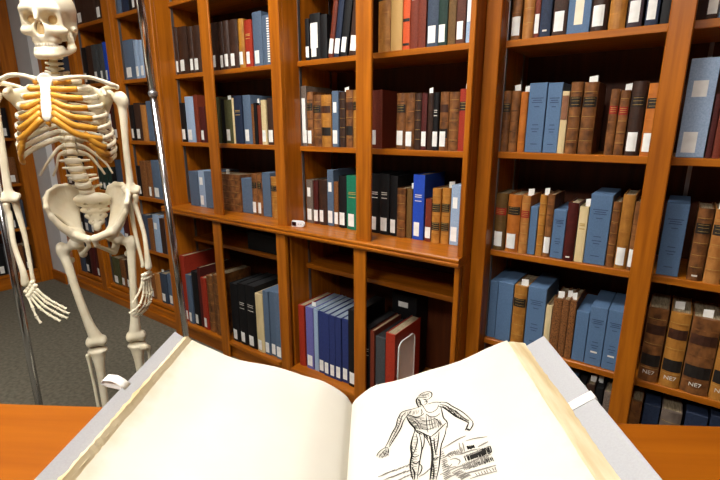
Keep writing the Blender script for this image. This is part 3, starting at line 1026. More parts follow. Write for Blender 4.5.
def sdf_obj(name, f, lo, hi, vs, mat, parent, smooth=2):
    P, Q = surface_nets(f, lo, hi, vs)
    o = mobj(name, P.tolist(), Q.tolist(), mat, parent, True)
    return o

SK = empty('skeleton', (-1.598, .635, 0), math.radians(56.32), 'life-size cream plastic anatomical skeleton hanging from the chrome stand', 'skeleton')
CX = .043

# --- skull, in its own frame (face to -y)
def f_skull(P):
    A = np.abs(P[:, :1])
    M = np.concatenate([A, P[:, 1:]], 1)
    d = ell(M, (0, .018, .03), (.063, .084, .066))
    d = smin(d, ell(M, (0, -.028, .024), (.053, .056, .060)), .02)
    d = smin(d, ell(M, (0, .035, -.022), (.054, .060, .036)), .02)
    d = smin(d, ell(M, (0, -.060, -.040), (.034, .030, .036)), .012)
    d = smin(d, ell(M, (0, -.046, -.014), (.051, .034, .034)), .010)
    d = smin(d, cap(M, (.012, -.079, .014), (.043, -.064, .016), .009, .008), .014)
    d = smin(d, cap(M, (0, -.083, .004), (0, -.093, -.016), .0075, .005), .006)
    d = smin(d, cap(M, (.046, -.060, .012), (.047, -.056, -.030), .007), .006)
    d = smin(d, cap(M, (.020, -.074, -.043), (.047, -.058, -.041), .008, .009), .008)
    d = smin(d, cap(M, (.030, -.064, -.044), (.053, -.052, -.040), .011, .009), .008)
    d = smin(d, cap(M, (.050, -.052, -.038), (.059, -.008, -.030), .006, .0055), .004)
    d = smin(d, cap(M, (.059, -.008, -.030), (.054, .018, -.026), .0055, .007), .005)
    d = smin(d, cap(M, (.044, .030, -.03), (.042, .028, -.052), .012, .007), .008)
    d = smin(d, cap(M, (0, -.074, -.066), (.020, -.064, -.066), .011), .006)
    d = smin(d, cap(M, (.020, -.064, -.066), (.027, -.040, -.064), .011, .009), .006)
    d = smax(d, -ell(M, (.0265, -.084, -.010), (.0190, .044, .0180)), .004)
    d = smax(d, -ell(M, (.004, -.100, -.037), (.0095, .036, .021)), .003)
    d = smax(d, -ell(M, (.054, -.026, -.016), (.009, .026, .028)), .006)
    d = smax(d, -ell(M, (0, .0, -.085), (.034, .045, .035)), .006)
    return d
skull = sdf_obj('skull', f_skull, (-.085, -.115, -.09), (.085, .12, .11), .0024, bone, SK)
skull.location = (.010, -.005, 1.552)
skull.rotation_euler = (math.radians(3), math.radians(-1.5), math.radians(-10))
# tan inserts in orbits and nose: socket tan with cavity shade painted in
def f_socket_shade(P):
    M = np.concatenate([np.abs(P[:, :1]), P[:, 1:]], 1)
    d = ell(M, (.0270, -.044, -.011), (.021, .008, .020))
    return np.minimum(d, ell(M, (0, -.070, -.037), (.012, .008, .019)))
sdf_obj('socket_shade', f_socket_shade, (-.06, -.09, -.06), (.06, -.03, .02), .0025, bone_dark, skull)
def tooth_row(name, z, h_, parent, R0=.027, y0=-.056):
    V, F = [], []
    for i in range(12):
        a = math.radians(-82 + 164 * i / 11)
        cx, cy = R0 * math.sin(a), y0 - .026 * math.cos(a)
        w_ = .0029 if abs(i - 5.5) < 2 else .0036
        tx, ty = math.cos(a), math.sin(a)
        k = len(V)
        for zz, sc in ((z, 1.0), (z + h_ * .5, 1.05), (z + h_, .75)):
            for du, dv in ((-1, -1), (1, -1), (1, 1), (-1, 1)):
                V.append((cx + tx * w_ * du * sc + ty * .003 * dv * sc, cy + ty * w_ * du * sc - tx * .003 * dv * sc, zz))
        for q in range(2):
            for e in range(4):
                F.append((k + q * 4 + e, k + q * 4 + (e + 1) % 4, k + q * 4 + 4 + (e + 1) % 4, k + q * 4 + 4 + e))
        F += [(k, k + 3, k + 2, k + 1), (k + 8, k + 9, k + 10, k + 11)]
    return stuff(name, V, F, noise_mat('tooth_enamel', (232, 224, 202), (240, 234, 216), 40, rough=.3), parent)
tooth_row('upper_teeth', -.074, -.010, skull)
def f_jaw(P):
    M = np.concatenate([np.abs(P[:, :1]), P[:, 1:]], 1)
    d = chain(M, [(0, -.084, -.112), (.020, -.074, -.112), (.039, -.020, -.098), (.044, .004, -.086)], [.012, .011, .010, .011], .006)
    d = smin(d, chain(M, [(0, -.080, -.098), (.020, -.070, -.098), (.032, -.042, -.092)], [.009, .009, .009], .006), .008)
    d = smin(d, chain(M, [(.043, .002, -.086), (.044, .006, -.060), (.044, .012, -.042)], [.011, .008, .005], .006), .006)
    d = smin(d, cap(M, (.043, -.004, -.066), (.045, -.014, -.046), .007, .004), .006)
    d = smin(d, ell(M, (0, -.090, -.114), (.014, .010, .010)), .006)
    return d
jaw = sdf_obj('mandible', f_jaw, (-.075, -.11, -.135), (.075, .035, -.02), .0025, bone, skull)
jaw.location = (0, 0, .006)
tooth_row('lower_teeth', -.0935, .008, jaw, .026, -.054)

# --- spine
def sp(z):      # centre line of the spine at height z
    zz = [.93, 1.02, 1.06, 1.13, 1.25, 1.36, 1.41, 1.50, 1.53]
    yy = [.065, .045, .020, .025, .068, .062, .035, .012, .010]
    xx = [CX, CX - .01, .026, .006, -.004, -.008, -.008, .0, .002]
    return np.interp(z, zz, xx), np.interp(z, zz, yy)
def f_vert(kind):
    def f(P):
        M = np.concatenate([np.abs(P[:, :1]), P[:, 1:]], 1)
        if kind == 'c':
            d = ell(M, (0, 0, 0), (.012, .009, .0075))
            d = smin(d, cap(M, (.008, .006, 0), (.022, .010, .001), .005, .004), .004)
            d = smin(d, cap(M, (.012, .012, 0), (0, .024, -.003), .004), .004)
            d = smin(d, cap(M, (0, .022, -.002), (0, .042, -.010), .0035), .003)
        elif kind == 't':
            d = smax(ell(M, (0, 0, 0), (.0165, .014, .018)), np.abs(M[:, 2]) - .0085, .003)
            d = smin(d, cap(M, (.008, .014, 0), (.030, .030, .002), .006, .005), .004)
            d = smin(d, cap(M, (.010, .018, 0), (0, .028, -.003), .005), .004)
            d = smin(d, cap(M, (0, .028, -.003), (0, .052, -.022), .004, .003), .003)
        else:
            d = smax(ell(M, (0, 0, 0), (.024, .018, .024)), np.abs(M[:, 2]) - .0105, .004)
            d = smax(d, -(.0245 - np.hypot(M[:, 0], M[:, 1] * 1.3) - .035 * np.abs(M[:, 2]) * 0 + .02), .001) if False else d
            d = smin(d, cap(M, (.012, .016, .002), (.042, .026, .004), .006, .004), .005)
            d = smin(d, cap(M, (.012, .020, 0), (.016, .032, -.012), .007, .006), .005)
            d = smin(d, cap(M, (0, .028, -.002), (0, .055, -.006), .005), .004)
        return d
    return f
PV = {}
for kind, ext, vs in (('c', .05, .0022), ('t', .06, .0025), ('l', .065, .0028)):
    P, Q = surface_nets(f_vert(kind), (-ext, -.03, -.035), (ext, .065, .02), vs)
    me = mesh(P.tolist(), Q.tolist())
    me.materials.append(bone)
    me.polygons.foreach_set('use_smooth', [True] * len(me.polygons))
    PV[kind] = me
VZ = [('c', 1.508 - .0157 * i) for i in range(7)] + [('t', 1.395 - .0213 * i) for i in range(12)] + [('l', 1.134 - .0248 * i) for i in range(5)]
Vd, Fd = tube_vf([(0, 0, -.0035), (0, 0, -.002), (0, 0, .002), (0, 0, .0035)], [.9, 1, 1, .9], 14)
PD = mesh(Vd, Fd)
PD.materials.append(disc_m)
for i, (kind, z) in enumerate(VZ):
    x, y = sp(z)
    o = link('vertebra', PV[kind], None, SK)
    o.location = (x, y, z)
    z2 = VZ[i + 1][1] if i + 1 < len(VZ) else 1.02
    x2, y2 = sp(z2)
    tilt = math.atan2(y - y2, z - z2)
    o.rotation_euler = (-tilt, 0, 0)
    d = link('spinal_disc', PD, None, SK)
    s = {'c': .0115, 't': .0150, 'l': .0225}[kind]
    d.scale = (s, s * .78, 1.0)
    d.location = ((x + x2) / 2, (y + y2) / 2, (z + z2) / 2)

# --- ribs and cartilage
RW = [.055, .078, .096, .108, .116, .122, .127, .130, .130, .126, .112, .085]
RE = [(.040, -.062, 1.372), (.058, -.084, 1.350), (.072, -.098, 1.324), (.082, -.104, 1.296), (.090, -.104, 1.266), (.098, -.100, 1.236), (.106, -.092, 1.206),
      (.112, -.082, 1.180), (.116, -.068, 1.158), (.117, -.050, 1.140), (.104, .040, 1.090), (.076, .072, 1.084)]
XC = .009
SX = -.010                         # the breastbone hangs a touch to one side
def stern_y(z): return np.interp(z, [1.24, 1.27, 1.38], [-.128, -.126, -.078])
for i in range(12):
    zt = 1.395 - .0213 * i
    x, y = sp(zt)
    ex_, ey_, ez_ = RE[i]
    wdt = RW[i]
    for s in (-1, 1):
        pts = [(x + s * .016, y + .006, zt + .004), (x + s * .045, y + .026, zt - .001), (XC + s * (wdt * .82), y + .004 + (0 if i < 11 else .012), zt * .62 + ez_ * .38)]
        if i > 9:
            pts = [pts[0], (x + s * .042, y + .024, zt - .010), (XC + s * ex_ * .8, ey_ * .6 + y * .4 + .012, zt * .4 + ez_ * .6)]
        if i < 10:
            pts += [(XC + s * wdt, (y * .45 + ey_ * .55), zt * .25 + ez_ * .75), (XC + s * ex_, ey_, ez_)]
        else:
            pts += [(XC + s * ex_, ey_, ez_)]
        cp = catmull(pts, 18)
        rr = [.0084 * (1 if 2 < k < 16 else .85) for k in range(19)]
        if i > 9: rr = [.0066 * (1 - .45 * k / 18) for k in range(19)]
        mobj('rib', *tube_vf(cp, rr, 8, .55, up=(0, 0, 1)), bone, SK, True)
        if i > 9:
            continue
        E = np.array(cp[-1])
        if i < 7:
            za = 1.366 - .0168 * i
            ya = stern_y(za)
            end = (SX + s * (.020 if i == 0 else .013), ya, za)
            mid = (SX * .6 + s * (.5 * ex_ + .010), (E[1] + ya) / 2 - .012, (E[2] * .62 + za * .38) - (.002 if i < 3 else .006))
        else:
            zm = [1.226, 1.196, 1.170][i - 7]
            end = (s * [.072, .086, .100][i - 7], [-.112, -.104, -.088][i - 7], zm)
            mid = tuple((np.array(end) + E) / 2 + np.array([0, -.006, -.006]))
        cc = catmull([E - .1 * (E - np.array(mid)), mid, end], 10)
        mobj('costal_cartilage', *tube_vf([E] + cc[1:], [.0084 if i < 5 else .0098] * 6 + [.0080 if i < 5 else .0092] * 5, 8, .7, up=(0, 0, 1)), cartil, SK, True)

def f_stern(P):
    d = chain(P, [(SX, -.079, 1.376), (SX, -.094, 1.345)], [.018, .013], .006)
    d = smin(d, cap(P, (SX - .018, -.079, 1.374), (SX + .018, -.079, 1.374), .009), .006)
    d = smin(d, chain(P, [(SX, -.095, 1.343), (SX, -.115, 1.300), (SX, -.127, 1.268)], [.012, .0145, .011], .006), .004)
    fl = np.abs((P[:, 1] - stern_y(P[:, 2]))) - .0065
    return smax(d, fl, .003)
stn = sdf_obj('sternum', f_stern, (-.06, -.15, 1.24), (.05, -.05, 1.405), .0025, noise_mat('white_bone', (206, 200, 186), (214, 209, 196), 20, rough=.4), SK)
mobj('xiphoid_process', *tube_vf([(SX, -.127, 1.262), (SX + .001, -.127, 1.252), (SX + .004, -.124, 1.243)], [.006, .0065, .003], 8, .6), cartil, SK, True)

# --- shoulders and arms
for s, sx in ((-1, -.150), (1, .158)):
    cl = catmull([(SX + s * .022, -.082, 1.374), (s * .06, -.085, 1.383), (s * .105, -.045, 1.386), (sx + s * .004, -.012, 1.366)], 14)
    mobj('clavicle', *tube_vf(cl, [.0095, .008, .007] + [.0062] * 9 + [.007, .008, .008], 10), bone, SK, True)
    def f_scap(P, s=s, sx=sx):
        gl = np.array((sx - s * .020, .012, 1.338))
        med = [np.array(q) for q in ((s * .072, .078, 1.372), (s * .066, .092, 1.330), (s * .070, .098, 1.290), (s * .080, .098, 1.250), (s * .092, .092, 1.222))]
        d = None
        for a in med:
            c = cap(P, gl, a, .0095, .003)
            d = c if d is None else smin(d, c, .012)
        for a, b in zip(med[:-1], med[1:]):
            d = smin(d, cap(P, a, b, .0042), .006)
            for t in (.25, .5, .75):
                d = smin(d, cap(P, gl, a + (b - a) * t, .007, .0025), .010)
        d = smin(d, chain(P, [(s * .068, .096, 1.335), (s * .115, .060, 1.362), (sx, .012, 1.368), (sx + s * .006, -.010, 1.362)], [.004, .006, .008, .007], .006), .005)
        d = smin(d, chain(P, [tuple(gl), (sx - s * .034, -.022, 1.352), (sx - s * .026, -.034, 1.340)], [.010, .007, .006], .006), .006)
        return smin(d, ell(P, tuple(gl), (.012, .014, .018)), .006)
    sdf_obj('scapula', f_scap, (min(s * .04, sx + s * .03), -.055, 1.20), (max(s * .04, sx + s * .03), .12, 1.39), .003, bone, SK)

ARM = {-1: dict(sh=(-.166, .0, 1.332), el=(-.174, .0, 1.022), wr=(-.157, -.03, .756)), 1: dict(sh=(.168, .0, 1.332), el=(.167, .0, 1.030), wr=(.186, -.03, .770))}
for s in (-1, 1):
    A = ARM[s]
    sh, el, wr = (np.array(A[k]) for k in ('sh', 'el', 'wr'))
    def f_hum(P, s=s):
        d = ell(P, tuple(sh), (.0215, .0215, .021))
        d = smin(d, ell(P, tuple(sh + (s * .010, -.004, -.010)), (.015, .016, .018)), .006)
        d = smin(d, chain(P, [tuple(sh + (s * .004, 0, -.02)), tuple(sh + (s * .003, 0, -.07)), tuple(sh * .5 + el * .5), tuple(el + (0, 0, .05)), tuple(el + (0, 0, .012))], [.015, .0115, .0098, .0110, .013], .01), .01)
        d = smin(d, cap(P, tuple(el + (-.021, .002, .012)), tuple(el + (.021, .002, .012)), .009, .009), .014)
        d = smin(d, cap(P, tuple(el + (-.014, -.004, .002)), tuple(el + (.016, -.004, .002)), .0105, .0105), .006)
        return d
    lo = np.minimum(sh, el) - .045
    hi = np.maximum(sh, el) + .045
    sdf_obj('humerus', f_hum, lo, hi, .0032, bone, SK)
    def f_ulna(P, s=s):
        a, b = el + np.array((-s * .010, .010, .006)), wr + np.array((-s * .010, .006, .004))
        d = chain(P, [tuple(a), tuple(a + (0, 0, -.03)), tuple(a * .5 + b * .5 + (-s * .004, 0, 0)), tuple(b + (0, 0, .02)), tuple(b)], [.0125, .010, .0068, .0055, .0072], .008)
        return d
    def f_rad(P, s=s):
        a, b = el + np.array((s * .011, -.004, -.014)), wr + np.array((s * .009, -.004, .002))
        d = chain(P, [tuple(a), tuple(a + (0, 0, -.018)), tuple(a + (-s * .003, 0, -.035)), tuple(a * .5 + b * .5 + (s * .005, 0, 0)), tuple(b + (0, 0, .04)), tuple(b)], [.0105, .0072, .0085, .0068, .0085, .0125], .008)
        return d
    lo = np.minimum(el, wr) - .035
    hi = np.maximum(el, wr) + .035
    sdf_obj('ulna', f_ulna, lo, hi, .003, bone, SK)
    sdf_obj('radius', f_rad, lo, hi, .003, bone, SK)

# one small tubular bone, reused for every hand bone
PHb = tube_vf([(0, 0, 0), (0, 0, .06), (0, 0, .2), (0, 0, .5), (0, 0, .8), (0, 0, .93), (0, 0, 1)], [.55, 1.0, .72, .55, .62, .9, .5], 8)
PHm = mesh(*PHb)
PHm.materials.append(bone)
PHm.polygons.foreach_set('use_smooth', [True] * len(PHm.polygons))
def small_bone(name, a, b, r, parent, origin):
    a, b = Vector(a), Vector(b)
    o = link(name, PHm, None, parent)
    d = b - a
    o.rotation_mode = 'QUATERNION'
    o.rotation_quaternion = d.to_track_quat('Z', 'Y')
    o.location = a - Vector(origin)
    o.scale = (r, r, d.length)
    return o
def hand(s, wr, fingers):
    """fingers: list of (knuckle, p1, p2, tip) points in skeleton space; thumb first with three points"""
    wr = np.array(wr)
    kn = [np.array(f[0]) for f in fingers[1:]]
    c0 = wr + (np.mean(kn, 0) - wr) * .08
    dirn = (np.mean(kn, 0) - wr)
    dirn /= np.linalg.norm(dirn)
    lat = kn[-1] - kn[0]
    lat /= np.linalg.norm(lat)
    cs_ = []
    for row in range(2):
        for j in range(4):
            cs_.append(wr + dirn * (.010 + .014 * row) + lat * (-.0165 + .011 * j))
    def f(P):
        d = None
        for j, c in enumerate(cs_):
            e = ell(P, tuple(c), (.0078, .0078, .0078))
            d = e if d is None else smin(d, e, .0015)
        return d
    C = np.array(cs_)
    o = sdf_obj('hand', f, C.min(0) - .014, C.max(0) + .014, .002, bone, SK)
    for q, F_ in enumerate(fingers):
        st = wr + dirn * .030 + lat * (-.018 + .010 * (q - 1)) if q else wr + dirn * .016 - lat * .020
        small_bone('metacarpal', st, F_[0], .0064, o, (0, 0, 0))
        for a, b in zip(F_[:-1], F_[1:]):
            a_ = Vector(a)
            b_ = Vector(b)
            small_bone('phalanx', a_ + (b_ - a_) * .03, b_ - (b_ - a_) * .03, .0058, o, (0, 0, 0))
    return o
# the hand at the left of the picture: fingers spread down and towards the spine
hand(-1, (-.163, -.032, .752), [
    [(-.152, -.055, .678), (-.146, -.062, .652), (-.134, -.068, .628)],
    [(-.134, -.050, .672), (-.112, -.056, .650), (-.094, -.064, .637), (-.080, -.070, .628)],
    [(-.124, -.048, .680), (-.098, -.054, .657), (-.076, -.062, .642), (-.058, -.068, .634)],
    [(-.116, -.046, .690), (-.088, -.052, .670), (-.068, -.060, .656), (-.052, -.066, .648)],
    [(-.112, -.044, .702), (-.092, -.050, .686), (-.074, -.056, .674), (-.060, -.060, .664)]])
# the hand beside the right thigh: seen edge on, fingers curling in
hand(1, (.186, -.032, .757), [
    [(.166, -.062, .706), (.152, -.074, .682), (.136, -.082, .664)],
    [(.172, -.062, .684), (.160, -.078, .655), (.142, -.086, .640), (.124, -.090, .632)],
    [(.180, -.052, .679), (.170, -.066, .645), (.150, -.077, .627), (.130, -.083, .618)],
    [(.188, -.040, .680), (.180, -.054, .643), (.160, -.067, .620), (.138, -.075, .606)],
    [(.195, -.028, .684), (.190, -.040, .650), (.174, -.054, .626), (.154, -.064, .610)]])

# --- pelvis
crest = [(.112, -.052, 1.000), (.117, -.030, 1.022), (.112, -.004, 1.040), (.096, .026, 1.053), (.072, .050, 1.054), (.050, .068, 1.040), (.036, .080, 1.010)]
for s in (-1, 1):
    def f_hip(P, s=s):
        M = np.stack([(P[:, 0] - CX) * s, P[:, 1], P[:, 2]], 1)
        ac = np.array((.054, .0, .895))
        d = None
        cr = [np.array(c) for c in crest]
        for i in range(len(cr) - 1):
            e = cap(M, cr[i], cr[i + 1], .0066)
            d = e if d is None else smin(d, e, .006)
            for t in (0, .33, .67):
                g = cr[i] + (cr[i + 1] - cr[i]) * t
                root = ac + np.array((0, .006 + .010 * i / 6, .012))
                mid_ = (g + root) / 2 + np.array((.004, .010, 0))
                d = smin(d, chain(M, [root, mid_, g], [.012, .0035, .0035], .008), .009)
        d = smin(d, cap(M, crest[0], (.104, -.046, .965), .007, .006), .006)
        d = smin(d, chain(M, [(.104, -.046, .970), (.084, -.034, .932), (.062, -.018, .905)], [.008, .012, .015], .008), .008)
        d = smin(d, ell(M, (.050, .0, .890), (.024, .026, .026)), .010)
        d = smin(d, chain(M, [(.050, -.014, .900), (.032, -.048, .898), (.008, -.070, .893)], [.015, .0125, .0125], .006), .008)
        d = smin(d, cap(M, (.009, -.070, .895), (.009, -.066, .872), .010, .008), .005)
        d = smin(d, chain(M, [(.052, .014, .885), (.054, .024, .850), (.046, .012, .826)], [.015, .012, .012], .008), .010)
        d = smin(d, chain(M, [(.046, .010, .826), (.030, -.030, .846), (.010, -.062, .870)], [.010, .0065, .007], .006), .006)
        return d
    lo = (CX - .135, -.09, .805) if s < 0 else (CX - .005, -.09, .805)
    hi = (CX + .005, .10, 1.07) if s < 0 else (CX + .135, .10, 1.07)
    sdf_obj('hip_bone', f_hip, lo, hi, .0034, bone, SK)
def f_sac(P):
    M = np.stack([np.abs(P[:, 0] - CX), P[:, 1], P[:, 2]], 1)
    d = ell(M, (0, .036, 1.008), (.056, .018, .022))
    for z, w_, y in ((.990, .052, .046), (.968, .046, .054), (.946, .036, .058), (.926, .026, .056), (.908, .013, .048)):
        d = smin(d, ell(M, (0, y, z), (w_, .013, .015)), .006)
    for z, x, y in ((.992, .022, .030), (.970, .019, .040), (.949, .016, .044), (.930, .011, .042)):
        d = smax(d, -ell(M, (x, y, z), (.0045, .012, .0034)), .002)
    return d
sdf_obj('sacrum', f_sac, (CX - .075, .0, .885), (CX + .075, .09, 1.045), .0027, bone, SK)
mobj('pubic_disc', *tube_vf([(CX, -.070, .900), (CX, -.071, .888), (CX, -.066, .866)], [.006, .007, .006], 8), cartil, SK, True)

# --- legs
LEG = {-1: dict(hd=(-.018, .0, .868), tr=(-.062, .006, .853), kn=(-.002, -.008, .512), an=(-.006, .0, .085)),
       1: dict(hd=(.106, .0, .874), tr=(.148, .006, .858), kn=(.124, -.008, .510), an=(.126, .0, .085))}
for s in (-1, 1):
    q = LEG[s]
    hd, tr, kn, an = (np.array(q[k]) for k in ('hd', 'tr', 'kn', 'an'))
    def f_fem(P, s=s):
        d = ell(P, tuple(hd), (.0215, .0215, .0215))
        d = smin(d, cap(P, tuple(hd), tuple(tr + (0, 0, -.010)), .0125, .0145), .006)
        d = smin(d, ell(P, tuple(tr), (.0155, .019, .021)), .008)
        d = smin(d, chain(P, [tuple(tr + (-s * .004, 0, -.02)), tuple(tr * .78 + kn * .22 + (-s * .002, -.006, 0)), tuple(tr * .5 + kn * .5 + (0, -.010, 0)), tuple(tr * .2 + kn * .8 + (0, -.006, 0)), tuple(kn + (0, 0, .02))], [.016, .0130, .0120, .0145, .021], .012), .012)
        d = smin(d, ell(P, tuple(kn + (-.018, .006, -.002)), (.0155, .025, .020)), .010)
        d = smin(d, ell(P, tuple(kn + (.018, .006, -.002)), (.0155, .025, .020)), .010)
        d = smin(d, ell(P, tuple(kn + (0, -.004, .004)), (.022, .020, .018)), .008)
        d = smin(d, ell(P, tuple(tr + (-s * .022, .014, -.046)), (.008, .009, .011)), .006)
        return d
    P4 = np.stack([hd, tr, kn])
    sdf_obj('femur', f_fem, P4.min(0) - .055, P4.max(0) + .045, .0036, bone, SK)
    def f_tib(P, s=s):
        t0 = kn + np.array((0, .004, -.040))
        d = ell(P, tuple(t0 + (0, 0, .004)), (.032, .024, .013))
        d = smin(d, chain(P, [tuple(t0 + (0, 0, -.012)), tuple(t0 + (0, -.006, -.06)), tuple(t0 * .5 + an * .5 + (0, -.006, 0)), tuple(an + (0, 0, .05)), tuple(an)], [.024, .0145, .0115, .0105, .017], .012), .012)
        return smin(d, cap(P, tuple(an + (-s * .016, 0, 0)), tuple(an + (-s * .018, 0, -.016)), .008, .006), .006)
    P4 = np.stack([kn, an])
    sdf_obj('tibia', f_tib, P4.min(0) - .05, P4.max(0) + (.045, .045, .0), .0038, bone, SK)
    def f_fib(P, s=s):
        return chain(P, [tuple(kn + (s * .034, .014, -.056)), tuple(kn + (s * .034, .014, -.085)), tuple(kn * .5 + an * .5 + (s * .028, .012, 0)), tuple(an + (s * .024, .006, .03)), tuple(an + (s * .024, .004, -.02))], [.0095, .0055, .0052, .0055, .0085], .008)
    sdf_obj('fibula', f_fib, P4.min(0) - .055, P4.max(0) + .05, .0036, bone, SK)
    if s > 0:
        pat = sdf_obj('patella', lambda P: ell(P, (.150, -.040, .478), (.017, .009, .013)), (.12, -.06, .45), (.18, -.02, .51), .003, bone, SK)
    def f_foot(P, s=s):
        d = ell(P, tuple(an + (0, .0, -.025)), (.020, .030, .020))
        d = smin(d, chain(P, [tuple(an + (0, .02, -.045)), tuple(an + (0, .052, -.062))], [.019, .018], .01), .01)
        d = smin(d, ell(P, tuple(an + (0, -.045, -.045)), (.028, .034, .017)), .010)
        for k in range(5):
            x = (-.026 + .013 * k)
            L_ = (.150 - .012 * k) if s > 0 else (.150 - .012 * (4 - k))
            d = smin(d, chain(P, [tuple(an + (x * .7, -.065, -.048)), tuple(an + (x, -.065 - L_ * .55, -.066)), tuple(an + (x * 1.1, -.065 - L_, -.072))], [.0075, .0065, .0050], .004), .003)
        return d
    sdf_obj('foot', f_foot, an + (-.06, -.24, -.095), an + (.06, .09, .01), .0036, bone, SK)

# ------------------------------------------------------------------ chrome stand the skeleton hangs from
SD = empty('skeleton_stand', (-1.598, .635, 0), math.radians(56.32), 'chrome tube frame with two posts from which the skeleton hangs', 'stand')
dark_base = noise_mat('dark_steel', (44, 42, 42), (62, 60, 60), 20, rough=.4)
for (xb, xt, nm) in ((-.206, -.196, 'post'), (.303, .249, 'post')):
    def at(z): return (xb + (xt - xb) * (z - .06) / 1.9, 0, z)
    p = mobj(nm, *tube_vf([at(.07), at(1.345)], .0115, 14), chrome, SD, True)
    mobj('upper_tube', *tube_vf([at(1.345), at(1.98)], .0120, 14), chrome, p, True)
    mobj('collar', *tube_vf([at(1.338), at(1.341), at(1.352), at(1.355)], [.0125, .0145, .0145, .0125], 14), steel, p, True)
    mobj('foot_bar', *tube_vf([(xb, -.26, .062), (xb, .26, .062)], .016, 10), dark_base, SD, True)
    for y in (-.25, .25):
        c = mobj('caster', *tube_vf([(xb - .011, y, .0252), (xb + .011, y, .0252)], .025, 14), dark_base, SD, True)
        boxes('caster_fork', [(xb - .013, xb + .013, y - .008, y + .008, .045, .060)], steel, c)
mobj('base_rail', *tube_vf([(-.206, .0, .062), (.303, .0, .062)], .012, 10), dark_base, SD, True)
mobj('top_bar', *tube_vf([(-.196, 0, 1.98), (.249, 0, 1.98)], .0115, 12), chrome, SD, True)
mobj('hook_rod', *tube_vf([(.004, 0, 1.98), (.004, 0, 1.80), (.004, .002, 1.66)], .004, 8), steel, SD, True)

